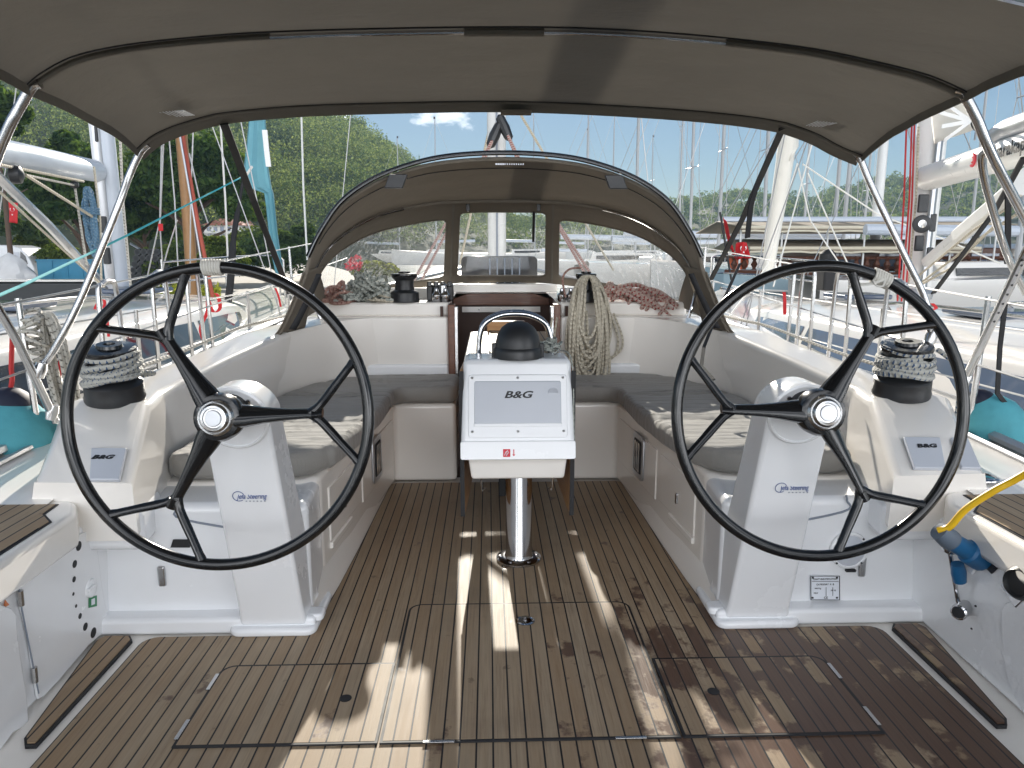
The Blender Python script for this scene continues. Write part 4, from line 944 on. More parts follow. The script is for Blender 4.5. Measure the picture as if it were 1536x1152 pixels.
# middle hoop: pocket with bare tube showing in the middle
pk = [p + Vector((0, 0, -.009)) for p in F2]
MB().tube(pk[:32], .011, 8, flat=.7).build('hoop_pocket', M['canvas'], bm_); MB().tube(pk[88:], .014, 8, flat=.7).build('hoop_pocket', M['canvas'], bm_); MB().tube([p + Vector((0, .004, 0)) for p in pk[55:66]], .013, 8).build('hoop_pocket', M['canvas'], bm_)
MB().tube([p + Vector((0, .0, -.002)) for p in pk[24:97]], .007, 10).build('middle_hoop', M['chrome'], bm_)
MB().tube([p + Vector((0, -.028, .004)) for p in pk], .0025, 6).build('hoop_seam', M['rubber'], bm_)
MB().tube([p + Vector((0, .0, -.012)) for p in F3], .0125, 8).build('aft_hoop', M['chrome'], bm_)
MB().box(-.05, .07, 2.985, 3.035, 1.905, 1.918).build('centre_patch', M['canvasd'], bm_)
for a, S in ((0, -1), (120, 1)):
    mb = MB()
    for k in range(9):
        q = rows[3][a + (9 if S < 0 else -9)] + Vector((S * -.014 * (k - 4) * (1 if S < 0 else -1) * (1 if S < 0 else -1), -.006 * (k - 4), -.010)); w = .011 if (k > 5 if S < 0 else k < 3) else .004
        mb.box(q.x - w / 2, q.x + w / 2, q.y - .05, q.y + .05, q.z - .001, q.z + .001)
    mb.build('canopy_tag', M['plate'], bm_, smooth=False)
# legs
def bt(name, pts, r=.0135): return MB().tube(catmull(pts, 8), r, 12).build(name, M['steel'], bm_)
bt('front_hoop', [F1[0] + Vector((.04, 0, .02)), at(210, 229, 3.0), at(193, 265, 2.99), at(176, 312, 2.96), at(120, 450, 2.9), at(80, 527, 2.88), at(60, 552, 2.88)])
bt('front_hoop', [F1[-1] + Vector((-.04, 0, .02)), at(1290, 238, 3.0), at(1308, 280, 2.98), at(1357, 383, 2.92), at(1388, 450, 2.9), at(1396, 500, 2.9)])
bt('middle_hoop_leg', [F2[0] + Vector((.03, 0, .01)), at(48, 130, 2.35), at(30, 160, 2.35), at(14, 190, 2.35), at(-10, 250, 2.38), at(-40, 350, 2.5), at(-20, 430, 2.62), at(30, 520, 2.78), at(83, 632, 2.95)], .016)
bt('middle_hoop_leg', [F2[-1] + Vector((-.03, 0, .01)), at(1446, 143, 2.35), at(1466, 180, 2.35), at(1484, 225, 2.36), at(1512, 280, 2.4), at(1560, 370, 2.5)], .016)
bt('side_brace', [at(1490, 226, 2.42), at(1477, 228, 2.44), at(1473, 245, 2.46), at(1482, 290, 2.5), at(1510, 380, 2.6), at(1540, 440, 2.66)], .0135)
bt('aft_leg', [at(1570, 318, 2.4), at(1534, 390, 2.52), at(1490, 480, 2.72), at(1449, 566, 2.9)], .016)
mb = MB(); a, b = at(1534, 390, 2.505), at(1452, 560, 2.88); mb.strip([a, b], .02, (1, 0, .35), .004); s1 = mb.build('aft_leg_track', M['alug'], bm_)
mb = MB()
for t in np.linspace(.04, .5, 7): mb.lathe([(.0045, 0), (.0045, .002), (.001, .002)], a.lerp(b, t) + Vector((0, -.006, 0)), (0, -1, 0), 8)
mb.build('track_hole', M['ink'], s1)
for x, y, Y in ((60, 555, 2.86), (78, 618, 2.93), (1449, 566, 2.9), (1397, 505, 2.9)): MB().lathe([(.02, -.03), (.024, 0), (.02, .03)], at(x, y, Y), (.3, .1, 1), 14).build('hoop_fitting', M['steel'], bm_)
def ribbon(name, label, pts, w=.03, side=(1, .2, .2), g='black bimini straps'):
    return tag(MB().strip(pts, w, side, .003).build(name, M['strap'], smooth=False), label, 'strap', g)
ribbon('webbing_strap', 'black strap slanting from the left bimini front to the left sprayhood foot', [at(336, 186, 3.02), at(380, 300, 3.8), at(434, 440, 4.6)], .032)
ribbon('webbing_strap', 'black strap slanting from the right bimini front to the right sprayhood foot', [at(1174, 192, 3.02), at(1140, 268, 3.45), at(1113, 330, 3.8), at(1066, 420, 4.5)], .032)
ribbon('webbing_strap', 'loose end of strap hanging from the buckle beside the red flags', [at(1136, 275, 3.43), at(1126, 310, 3.44), at(1121, 357, 3.45)], .025)
ribbon('webbing_strap', 'black strap running down inside the right coaming to the cushion', [at(1110, 395, 4.2), at(1072, 480, 4.0), at(1056, 520, 3.8), at(1052, 550, 3.6), at(1070, 570, 3.45)], .022)
ribbon('webbing_strap', 'black diagonal strap crossing in front of the right neighbouring boom', [at(1536, 236, 2.6), at(1490, 320, 3.0), at(1400, 440, 3.6)], .028)
ribbon('webbing_strap', 'short black strap hanging straight down beside the right steel legs', [at(1512, 290, 2.7), at(1512, 340, 2.75), at(1511, 395, 2.8)], .025)
ribbon('webbing_strap', 'long black strap hanging below the right steel legs towards the fender', [at(1508, 455, 2.9), at(1500, 520, 2.95), at(1496, 590, 3.0), at(1512, 610, 3.0)], .022)
# ================================================================ WINCHES AND ROPES
def winch(name, label, c, rb, h, wrap=None, axis=(0, 0, 1), group='primary winches'):
    t = thing(name, label, 'winch', c, group); ax = Vector(axis).normalized()
    MB().lathe([(rb * 1.02, 0), (rb * 1.04, h * .06), (rb, h * .12), (rb, h * .30), (rb * .93, h * .34), (rb * .70, h * .40), (rb * .64, h * .55), (rb * .68, h * .72), (rb * .86, h * .80), (rb * .90, h * .84)], c, ax, 36).build('drum', M['blackm'], t)
    MB().lathe([(rb * .9, h * .84), (rb * .92, h * .88), (rb * .9, h * .93), (rb * .45, h * .95), (rb * .42, h), (rb * .2, h), (rb * .18, h * .96), (.001, h * .96)], c, ax, 36).build('self_tailer', M['black'], t)
    return t
def wraps(c, rb, h, turns, z0, z1, r=.0085, seed=1, bulge=.9):
    rnd = random.Random(seed); pts = []
    n = int(turns * 22)
    for lay in range(2):
        for k in range(n):
            u = k / n; a = u * turns * 2 * math.pi + lay * 2; z = z0 + (z1 - z0) * (u if lay == 0 else .5 - .42 * math.cos(u * 9)) + .006 * math.sin(a * 1.3 + lay)
            rad = rb * (.80 + .20 * math.sin(math.pi * (1 - (z - z0) / (z1 - z0)) * .55 + .3)) + lay * .010 + .004 * math.sin(a * .7)
            tilt = .020 * math.sin(a + seed) + .010 * math.sin(a * .37 + lay * 2) + .006 * math.sin(a * 2.3 + seed)
            pts.append((c[0] + rad * math.cos(a), c[1] + rad * math.sin(a), c[2] + h * z + tilt))
    return pts
for S, nm in ((-1, 'left'), (1, 'right')):
    c = Vector((S * 1.565, 2.865, .808)); ax = Vector((S * -.06, -.16, 1))
    winch('winch', 'black winch on the %s helm console, wrapped in blue flecked rope' % nm, c, .106, .225, axis=ax)
    P = [Vector(p) for p in wraps(c, .092, .225, 6.5, .36, .80, .0105, S + 3)]
    Mx = Vector((0, 0, 1)).rotation_difference(ax).to_matrix().to_4x4(); P = [c + (Mx @ (p - c)) for p in P]
    mb = MB().tube(catmull(P, 2), .0105, 7)
    if S > 0:
        mb.tube(catmull([c + Vector((.1, -.05, .19)), c + Vector((.15, -.10, .13)), c + Vector((.175, -.10, .03)), c + Vector((.20, -.06, -.12))], 5), .0095, 7)
    else: mb.tube(catmull([c + Vector((.09, .03, .1)), c + Vector((.10, .12, .08)), (-1.66, 3.02, .86)], 4), .0095, 7)
    tag(mb.build('winch_rope', M['ropeb']), 'blue flecked rope wound in many turns round the %s helm winch' % nm, 'rope', 'ropes wound round the helm winches')
# cabin top winches
winch('winch', 'small black winch beside the rope heap left of the cabin entrance', Vector((-.66, 4.93, 1.045)), .094, .20, group='cabin top winches')
winch('winch', 'small black winch right of the cabin entrance with a big rope coil hung over it', Vector((.54, 4.86, 1.045)), .075, .20, group='cabin top winches')
cl = thing('rope_clutch', 'black row of rope clutches beside the small left winch', 'rope clutch', (-.42, 5.1, 1.045))
for k in range(4): MB().box(-.52 + k * .045, -.48 + k * .045, 5.0, 5.16, 1.045, 1.155).build('clutch_body', M['blackm'], cl, bevel=.01)
for k in range(4): MB().box(-.515 + k * .045, -.485 + k * .045, 4.985, 5.02, 1.14, 1.175).build('clutch_handle', M['black'], cl, bevel=.006)
def loop(c, a, b, rot, tilt, n=14, jit=.012, rnd=random):
    out = []
    ph = rnd.random() * 6
    for k in range(n):
        t = 2 * math.pi * k / n; p = Vector((a * math.cos(t), b * math.sin(t), tilt * math.sin(t + ph)))
        p += Vector((rnd.uniform(-jit, jit), rnd.uniform(-jit, jit), rnd.uniform(-jit, jit) * .6)); out.append(Vector(c) + Matrix.Rotation(rot, 3, 'Z') @ p)
    return out
def heap(name, label, c, sx, sy, h, n, r, mat, seed, a=(.05, .09), group=None):
    rnd = random.Random(seed); mb = MB()
    for k in range(n):
        u = rnd.random(); fx = rnd.uniform(-1, 1); fy = rnd.uniform(-1, 1); z = r + h * u * max(.1, 1 - fx * fx)
        A = rnd.uniform(*a); L = loop((c[0] + sx * fx, c[1] + sy * fy, c[2] + z), A, A * rnd.uniform(.5, .8), rnd.random() * 3.1, min(z * .8, .05), 11, .01, rnd)
        L = [Vector((p.x, p.y, max(p.z, c[2] + r))) for p in L]
        mb.tube(catmull(L, 4, True), r, 6, closed=True)
    return tag(mb.build(name, M[mat]), label, 'rope', group)
g = 'rope heaps beside the sprayhood windows'
heap('rope_heap', 'heap of grey white rope on the ledge under the left hood window', (-.92, 4.96, 1.045), .18, .06, .14, 46, .011, 'ropegr', 3, group=g)
heap('rope_heap', 'small coil of faded pink rope at the left end of the grey rope heap', (-1.10, 4.93, 1.03), .06, .04, .10, 16, .0105, 'ropep', 5, group=g)
mb = MB()
rnd = random.Random(9)
for k in range(24):   # red rope lying as a loose hank, slanting to the right
    o = Vector((.66 + rnd.uniform(-.01, .02), 4.92 + rnd.uniform(-.03, .03), 1.13)); e = Vector((1.14, 4.87, 1.0)); pts = []
    ph = rnd.random() * 6; off = Vector((rnd.uniform(-.02, .02), rnd.uniform(-.04, .03), rnd.uniform(-.035, .035)))
    t0, t1 = rnd.uniform(0, .4), rnd.uniform(.55, 1)
    for q in range(9):
        t = t0 + (t1 - t0) * q / 8; pts.append(o.lerp(e, t) + off + Vector((0, .02 * math.sin(ph + t * 9), .028 * math.sin(ph + t * 7) + .03 * math.sin(math.pi * t))))
    mb.tube(catmull(pts, 3), .0115, 6)
for k in range(9):
    t = rnd.random(); c = Vector((.66, 4.92, 1.12)).lerp(Vector((1.12, 4.87, 1.0)), t); a = .055
    mb.tube(catmull([c + Vector((.03 * math.sin(q), .045 * math.cos(q), a * math.sin(q))) for q in np.linspace(0, 6.28, 10)][:-1], 3, True), .0115, 6, closed=True)
tag(mb.build('rope_heap', M['roper']), 'red flecked rope hank lying on the ledge under the right hood window', 'rope', g)
heap('rope_heap', 'tan rope tail flaked on the ledge behind the small left winch', (-.80, 4.93, 1.045), .03, .03, .03, 8, .007, 'ropew', 15, group=g)
# big cream coil hanging over the right cabin winch
mb = MB(); rnd = random.Random(4); cx = .545
for k in range(30):
    w = rnd.uniform(.055, .165); h = rnd.uniform(.18, .42); y = 4.755 - rnd.uniform(0, .06); sh = rnd.uniform(-.03, .03); tw = rnd.uniform(-.3, .3); pts = []
    for q in range(16):
        a = 2 * math.pi * q / 16; zz = 1.215 - h + h * math.cos(a) * (1 if math.cos(a) > 0 else 1) ; xx = w * math.sin(a) * (.62 + .38 * (1 - math.cos(a)) / 2)
        pts.append(Vector((cx + sh * (1 - math.cos(a)) / 2 + xx + rnd.uniform(-.006, .006), y - .02 * math.sin(a * .5) + tw * .04 * math.sin(a) + (.06 if math.cos(a) > .7 else 0), zz + .035 * (abs(math.sin(a)) if math.cos(a) > .3 else 0))))
    mb.tube(catmull(pts, 4, True), .0092, 7, closed=True)
for k in range(3):   # wide low bights against the bulkhead
    s = rnd.uniform(.20, .24); pts = [(cx - s, 4.77, .95), (cx - s * 1.05, 4.775, .78), (cx - s * .6, 4.77, .66 - .01 * k), (cx, 4.76, .65), (cx + s * .8, 4.77, .68 + .02 * k), (cx + s * 1.0, 4.77, .80), (cx + s * .7, 4.75, .98)]
    if k < 2: mb.tube(catmull(pts, 6), .0075, 7)
for x, z in ((.53, .55), (.60, .575)): mb.tube(catmull([(x, 4.73, 1.0), (x + .01, 4.72, .80), (x, 4.75, .66), (x + .005, 4.755, z)], 6), .009, 7)
tag(mb.build('rope_coil', M['ropew']), 'big cream rope coil hanging from the winch right of the cabin entrance', 'rope')
hk = MB().tube(catmull([(.40, 4.80, 1.08), (.38, 4.80, 1.20), (.42, 4.80, 1.26), (.50, 4.82, 1.27)], 6), .007, 7)
tag(hk.build('halyard_loop', M['ropep']), 'single pink loop of line left of the big cream rope coil', 'rope')
# coil hung on the left rail
mb = MB(); rnd = random.Random(6); c = at(62, 560, 3.1); base = at(66, 478, 3.12)
for k in range(17):
    w = rnd.uniform(.018, .052); h = rnd.uniform(.25, .31); dy = rnd.uniform(-.03, .03); pts = []
    for q in range(14):
        a = 2 * math.pi * q / 14; pts.append(Vector((base.x + .012 + rnd.uniform(-.006, .006) + w * math.sin(a) + .05 * (1 - math.cos(a)) / 2, base.y + dy, base.z + .02 - h * .9 + h * .9 * math.cos(a))))
    mb.tube(catmull(pts, 4, True), .0082, 6, closed=True)
for k in range(7):
    c2 = base + Vector((-.03 + .012 * math.sin(k * 2), -.04, .02 - k * .028)); mb.tube(catmull([c2 + Vector((.035 * math.cos(q), .04 * math.sin(q), .02 * math.sin(q + k))) for q in np.linspace(0, 6.28, 9)][:-1], 3, True), .0085, 6, closed=True)
mb.tube(catmull([base + Vector((.04, -.05, -.45)), base + Vector((.02, -.06, -.55)), base + Vector((.0, -.06, -.63)), base + Vector((.03, -.06, -.66))], 5), .008, 6)
tag(mb.build('rope_coil', M['ropeg']), 'cream fleck rope coil hung on the guard rail behind the left wheel', 'rope')
# ================================================================ FENDERS
def fender(label, c, r, h, ax, knot=True):
    t = thing('fender', label, 'fender', c, 'turquoise fenders'); ax = Vector(ax).normalized()
    MB().lathe([(r * .3, -h * .5), (r * .9, -h * .42), (r, -h * .3), (r, h * .12), (r * .93, h * .24), (r * .70, h * .36), (r * .48, h * .44)], c, ax, 28).build('fender_cover', M['teal'], t)
    MB().lathe([(r * .50, h * .425), (r * .42, h * .48), (r * .30, h * .53), (r * .16, h * .56), (.001, h * .57)], c, ax, 28).build('fender_end', M['navy'], t)
    e = Vector(c) + ax * h * .56
    MB().tube(catmull([e, e + Vector((.01, 0, .04)), e + Vector((.0, .02, .09)), e + Vector((.02, .02, .22))], 4), .010, 6).build('fender_line', M['redrope'], t)
    return t
fender('large turquoise fender with red line hanging outside the left rail', at(20, 650, 3.05) + Vector((-.04, 0, -.10)), .20, .52, (.12, .1, 1))
fender('smaller turquoise fender with red knotted line outside the right rail', at(1497, 640, 3.05) + Vector((.0, 0, -.02)), .125, .36, (-.45, .2, .8))
# red ties on the rails
def tie(label, pts, w=.02, side=(1, 0, 0)): return tag(MB().strip(catmull(pts, 4), w, side, .003).build('red_ribbon', M['red']), label, 'ribbon', 'red ties on the guard rails')
tie('red strap hanging beside the left rope coil', [at(84, 484, 3.2), at(92, 505, 3.2), at(95, 530, 3.2), at(88, 560, 3.2), at(86, 610, 3.2)], .022)
tie('red knotted loop on the neighbouring rail above the left winch', [at(142, 464, 4.2), at(148, 452, 4.2), at(156, 450, 4.2), at(156, 460, 4.2), at(146, 465, 4.2), at(158, 468, 4.2), at(162, 490, 4.2), at(163, 505, 4.2)], .014)
tie('long red tie knotted at the foot of the red spar on the left', [at(316, 440, 6.2), at(326, 442, 6.2), at(330, 462, 6.2), at(320, 468, 6.2), at(312, 450, 6.2), at(311, 468, 6.2), at(301, 492, 6.2), at(306, 512, 6.2)], .03)
tie('red ribbon on the slim rail ahead of the left sprayhood foot', [at(413, 432, 7), at(418, 445, 7), at(421, 460, 7)], .018)
tie('red tie standing upright on the right guard rail', [at(1176, 438, 5.0), at(1177, 450, 5.0), at(1177, 472, 5.0)], .022)
tie('small red bow tied under the right steel legs', [at(1398, 455, 4), at(1404, 462, 4), at(1396, 466, 4)], .02)
# ================================================================ NEIGHBOURING YACHTS
def neighbour(label, cx, S, my, glass, zr):
    """S = side of our boat the neighbour lies on; the side facing us is cx - S * half width"""
    t = thing('sailing_yacht', label, 'sailing yacht', (cx, 6, -.5)); f = -S
    rows = []
    for y, bw, zd in ((1.5, 1.75, .40), (3, 1.8, .42), (5, 1.85, .45), (7, 1.8, .48), (9, 1.5, .54), (10.5, 1.05, .60), (12, .45, .66), (12.8, .04, .70)):
        rows.append([(cx - bw + .2, y, -.6), (cx - bw, y, zd - .3), (cx - bw, y, zd), (cx - bw + .06, y, zd + .02), (cx, y, zd + .06), (cx + bw - .06, y, zd + .02), (cx + bw, y, zd), (cx + bw, y, zd - .3), (cx + bw - .2, y, -.6)])
    MB().grid(rows).build('hull', M['gel'], t)
    rows = []; S2 = []
    for y, hw, z in ((3.0, 1.12, zr), (4.5, 1.16, zr), (6.5, 1.10, zr - .02), (8.2, .90, zr - .07), (9.6, .62, zr - .17), (10.5, .36, zr - .28)):
        S2.append((y, hw, z)); rows.append([(cx - hw - .16, y, .40), (cx - hw, y, z - .05), (cx - hw + .12, y, z + .01), (cx, y, z + .09), (cx + hw - .12, y, z + .01), (cx + hw, y, z - .05), (cx + hw + .16, y, .40)])
    mb = MB().grid(rows); b = len(mb.v); mb.add(rows[0], [tuple(range(7))]); mb.add(rows[-1], [tuple(range(7))])
    cab = mb.build('cabin_roof', M['gel'], t, bevel=.03)
    def side(y, z):
        for a, b in zip(S2, S2[1:]):
            if a[0] <= y <= b[0]:
                q = (y - a[0]) / (b[0] - a[0]); hw = a[1] + (b[1] - a[1]) * q; zz = a[2] + (b[2] - a[2]) * q - .05; k = (zz - z) / (zz - .40)
                return (cx + f * (hw + .16 * k + .006), y, z), zz
    for y0, y1 in ((3.2, 5.0), (5.12, 6.6), (6.75, 8.6)):
        P = []
        n = 8
        for k in range(n + 1):
            y = y0 + (y1 - y0) * k / n; P.append(side(y, side(y, .5)[1] - .07)[0])
        for k in range(n, -1, -1):
            y = y0 + (y1 - y0) * k / n; P.append(side(y, .50 + .04 * (k / n))[0])
        MB().add(P, [tuple(range(len(P)))]).build('cabin_window', glass, cab, smooth=False, recalc=False, solid=.006)
    for y in (5.5, 7.6): MB().box(cx + f * .2 - .25, cx + f * .2 + .25, y - .25, y + .25, zr + .06, zr + .11).build('deck_hatch', M['glassb'], cab, bevel=.02)
    for dx in (-.55, .55): MB().tube(catmull([(cx + dx, 4.2, zr + .05), (cx + dx, 4.3, zr + .12), (cx + dx, 6.2, zr + .11), (cx + dx, 6.3, zr + .03)], 4), .014, 6).build('grab_rail', M['steel'], cab)
    ms = MB().tube([(cx, my, .9), (cx + .0, my - .25, 15)], .105, 16, flat=1.25).build('mast', M['aluw'] if S > 0 else M['alu'], t)
    MB().tube([(cx + f * .0, my - .135, 1.0), (cx, my - .38, 14.8)], .05, 8, flat=.6).build('sail_track', M['alug'], ms)
    MB().lathe([(.15, 0), (.16, .05), (.13, .1)], (cx, my, .93), n=20).build('mast_collar', M['alug'], ms)
    for k, z in enumerate((1.25, 1.55, 2.4)):
        q = MB(); q.box(cx - f * .0 - .03, cx + .03, my - .19, my - .125, z, z + .16); q.build('mast_fitting', M['blackm'], ms, bevel=.01)
    for sx in (-1, 1):
        MB().tube([(cx + sx * 1.7, my - .2, .5), (cx + sx * .9, my - .2, 6), (cx, my - .2, 12)], .006, 5).build('shroud', M['stay'], t); MB().tube([(cx + sx * 1.6, my + .3, .5), (cx, my, 6)], .006, 5).build('shroud', M['stay'], t)
    # guard rails on our side
    for y in (2.2, 4.2, 6.2, 8.2, 10.2):
        bw = np.interp(y, (1.5, 5, 7, 9, 10.5, 12), (1.7, 1.78, 1.72, 1.42, .98, .4)); MB().tube([(cx + f * bw, y, .45), (cx + f * bw, y, 1.05)], .012, 8).build('stanchion', M['steel'], t)
    for dz in (.3, .58): MB().tube([(cx + f * np.interp(y, (1.5, 5, 7, 9, 10.5, 12), (1.7, 1.78, 1.72, 1.42, .98, .4)), y, .46 + dz) for y in (1.5, 4.2, 6.2, 8.2, 10.2, 11.6)], .005, 5).build('lifeline', M['stay'], t)
    for dz in (.32, .62): MB().tube(catmull([(cx - .85, 10.6, .6 + dz), (cx - .4, 12, .66 + dz), (cx, 12.7, .68 + dz), (cx + .4, 12, .66 + dz), (cx + .85, 10.6, .6 + dz)], 5), .014, 8).build('pulpit', M['steel'], t)
    for sx in (-1, 1):
        for x, y in ((.85, 10.6), (.42, 11.9)): MB().tube([(cx + sx * x, y, .6), (cx + sx * x, y, 1.26)], .014, 8).build('pulpit_post', M['steel'], t)
    MB().lathe([(.07, 0), (.06, .1), (.085, .14), (.02, .16)], (cx + f * .9, 4.0, zr - .02), n=14).build('winch', M['chrome'], t)
    return t
LB = neighbour('white sailing yacht moored on the left, silver mast and boom over its cabin roof', -3.85, -1, 7.6, M['glass'], .90)
RB = neighbour('white sailing yacht moored on the right, white boom lettered in black, bright sunny deck', 3.95, 1, 6.9, M['glassb'], .83)
def line(name, pts, r, mat, parent): return MB().tube([Vector(p) for p in pts], r, 6).build(name, mat, parent)
# left boom, vang and lines
a, b = at(142, 256, 7.4), at(0, 229, 5.5); e = b + (b - a) * 1.0
bo = MB().tube([a, b, e], .098, 18, flat=1.1).build('boom', M['alu'], LB)
MB().lathe([(.09, 0), (.085, .06), (.05, .10)], a, (a - b), 14).build('boom_end', M['alug'], bo)
line('vang', [at(160, 432, 7.3), at(60, 328, 6.2)], .02, M['chrome'], LB); line('vang', [at(156, 428, 7.3), at(75, 340, 6.3), at(0, 268, 5.6), at(-60, 205, 5.2)], .036, M['steel'], LB)
line('vang_line', [at(156, 430, 6.75), at(0, 288, 5.35)], .010, M['ropew'], LB)
line('boom_line', [at(0, 247, 5.3), at(125, 272, 6.7)], .012, M['ropew'], LB); line('boom_line', [at(38, 262, 5.6), at(148, 331, 6.8)], .012, M['ropew'], LB); line('boom_line', [at(36, 262, 5.6), at(112, 278, 6.5), at(130, 398, 6.7)], .011, M['ropeg'], LB)
MB().lathe([(.02, -.05), (.06, -.03), (.065, 0), (.06, .03), (.02, .05)], at(24, 262, 5.5), (1, .3, 0), 14).build('block', M['blackm'], LB)
MB().lathe([(.02, -.03), (.035, 0), (.02, .03)], at(112, 277, 6.5), (1, .3, 0), 12).build('block', M['blackm'], LB)
mb = MB(); rnd = random.Random(12); c0 = at(131, 278, 6.7)
for k in range(12):
    w = rnd.uniform(.01, .055); h = rnd.uniform(.22, .30); pts = []
    for q in range(12):
        aa = 2 * math.pi * q / 12; pts.append(c0 + Vector((w * math.sin(aa) + rnd.uniform(-.01, .01), rnd.uniform(-.03, .03), -.02 - h + h * math.cos(aa))))
    mb.tube(catmull(pts, 3, True), .012, 6, closed=True)
for k in range(3): mb.tube(catmull([c0 + Vector((.07 * math.cos(q), .07 * math.sin(q), -.24 + k * .02)) for q in np.linspace(0, 6.28, 9)][:-1], 3, True), .012, 6, closed=True)
tag(mb.build('rope_coil', M['ropebl']), 'blue grey rope coil hanging under the left boom beside the silver mast', 'rope')
line('halyard', [at(180, 200, 6.8), at(184, 300, 6.8), at(196, 430, 6.9)], .012, M['ropeg'], LB)
line('halyard', [at(141, 250, 6.75), at(150, 330, 6.75), at(152, 420, 6.8)], .010, M['ropew'], LB)
# wooden spar and red furled sail of a boat beyond
sp = thing('wooden_boat_mast', 'varnished wooden mast with stays and a red furled sail, left of the sprayhood', 'mast', at(292, 452, 13))
MB().tube([at(262, -500, 13), at(272, 120, 13), at(272, 205, 13), at(280, 300, 13), at(288, 420, 13), at(291, 470, 13)], .095, 12).build('spar', M['woodspar'], sp)
MB().tube([at(190, -450, 12.9), at(262, 120, 12.6), at(276, 215, 12.6), at(296, 330, 12.4), at(318, 440, 12.2), at(324, 480, 12.2)], .032, 10).build('furled_sail', M['redsail'], sp)
MB().tube([at(186, -450, 12.9), at(264, 170, 12.5), at(290, 320, 12.4), at(312, 450, 12.2)], .018, 8).build('furler_foil', M['alug'], sp)
for p in ([(262, -440), (243, 190), (240, 330), (220, 420)], [(250, -440), (253, 200), (262, 300), (268, 420)], [(264, -440), (290, 190), (286, 300), (285, 440)], [(284, 230), (300, 300), (312, 335)], [(262, -400), (246, 200), (240, 340), (246, 430)], [(266, 330), (250, 380), (238, 430)]): line('stay', [at(x, y, 12.8) for x, y in p], .012, M['stay'], sp)
line('stay', [at(440, -700, 16), at(452, 170, 16), at(455, 280, 16), at(461, 390, 16)], .022, M['aluw'], sp)
line('stay', [at(310, -500, 13.5), at(331, 190, 13.5), at(338, 300, 13.5), at(343, 420, 13.5)], .018, M['aluw'], sp)
MB().box(*(lambda p: (p.x - .04, p.x + .04, p.y - .01, p.y + .01, p.z - .06, p.z + .06))(at(241, 341, 12.7))).build('burgee', M['red'], sp, bevel=.01)
# teal mooring line, sail sock and dark post
tag(MB().tube([at(-40, 460, 3.6), at(40, 425, 4.4), at(185, 356, 6.5), at(366, 264, 9.5)], .009, 6).build('mooring_line', M['tealrope']), 'turquoise line running up from the left edge to the dark post', 'line')
sk = thing('sail_sock', 'turquoise sail sock hanging in the sky left of the sprayhood, with a pale strip', 'sail', at(390, 300, 11))
rows = []
for (xl, xr, y) in ((392, 396, -420), (388, 397, -200), (382, 398, 20), (374, 398, 150), (373, 398, 180), (370, 400, 215), (366, 402, 250), (364, 405, 270), (374, 407, 282), (396, 410, 290), (399, 412, 310), (403, 416, 350), (409, 422, 390), (416, 428, 425)):
    l, r_ = at(xl, y, 11), at(xr, y, 11); w = (r_ - l).length / 2; c = (l + r_) / 2; rows.append([c + Vector((w * math.cos(q), .5 * w * math.sin(q) + .02 * math.sin(6 * q), 0)) for q in np.linspace(0, 2 * math.pi, 25)[:-1]])
MB().grid(rows, wrap=True).build('sock_cloth', M['sock'], sk)
MB().strip([at(397, 195, 10.85), at(400, 225, 10.85), at(403, 250, 10.85)], .07, (1, 0, 0), .01).build('pale_strip', M['whitep'], sk)
line('sock_spreader', [at(366, 268, 10.8), at(378, 250, 10.7)], .02, M['aluw'], sk)
ps = tag(MB().tube(catmull([at(366, 264, 9.5), at(358, 310, 9.4), at(350, 360, 9.2), at(345, 430, 9.0), at(336, 490, 9.0)], 4), [.02] * 5 + [.035] * 4 + [.045] * 8, 8).build('dark_furled_sail', M['strap']), 'slim black furled cloth standing between the red spar and the turquoise sock', 'furled sail')
# right yacht rigging
a, b = at(1391, 267, 6.75), at(1536, 224, 5.2); e = b + (b - a) * 1.2
bo = MB().tube([a, b, e], .105, 18, flat=1.1).build('boom', M['aluw'], RB)
dv = (b - a).normalized(); lf = Vector((-1, 0, 0)); lf = (lf - dv * lf.dot(dv)).normalized(); upv = lf.cross(-dv).normalized(); upv = upv if upv.z > 0 else -upv
Mt = Matrix((dv, upv, dv.cross(upv))).transposed().to_4x4()
def bpt(px, py):
    p = solve(px, py, lambda q: (q - a).dot(Vector((dv.y, -dv.x, 0)).normalized()), 3, 9); s = (p - a).dot(dv); return a + dv * s
q = bpt(1519, 231); text('lettering', 'karakapt', q + (CAM - q).normalized() * .02 + lf * .124 + upv * .0, .135, M['ink'], bo, Mt, align='LEFT', bold=.003, sx=.95)
q = bpt(1484, 240); d = lf * .118
MB().tube(catmull([q + d + dv * (.035 * math.cos(t)) + upv * (.045 * math.sin(t)) for t in np.linspace(-2.2, 1.6, 10)], 2), .010, 5).build('boom_emblem', M['inkred'], bo)
MB().tube(catmull([q + d + dv * (.015 * math.cos(t)) + upv * (.02 * math.sin(t)) for t in np.linspace(-2.2, 1.6, 8)], 2), .008, 5).build('boom_emblem', M['inkred'], bo)
MB().tube(catmull([bpt(1484, 236) + Vector((0, 0, .12)), bpt(1510, 228) + Vector((0, 0, .17)), b + Vector((0, 0, .17)), e + Vector((0, 0, .17))], 4), [.03] + [.085] * 12, 12).build('sail_cover', M['alug'], bo)
line('vang', [at(1391, 392, 6.7), at(1478, 318, 5.6), at(1540, 262, 5.0)], .055, M['aluw'], RB); line('vang', [at(1440, 352, 5.9), at(1530, 278, 4.9)], .07, M['aluw'], RB)
for p in ([(1376, 415, 6.6), (1460, 345, 5.5), (1530, 300, 4.9)], [(1380, 425, 6.5), (1480, 350, 5.4), (1540, 312, 4.9)], [(1376, 430, 6.5), (1430, 400, 6), (1500, 330, 5)]): line('vang_line', [at(*q) for q in p], .010, M['ropew'], RB)
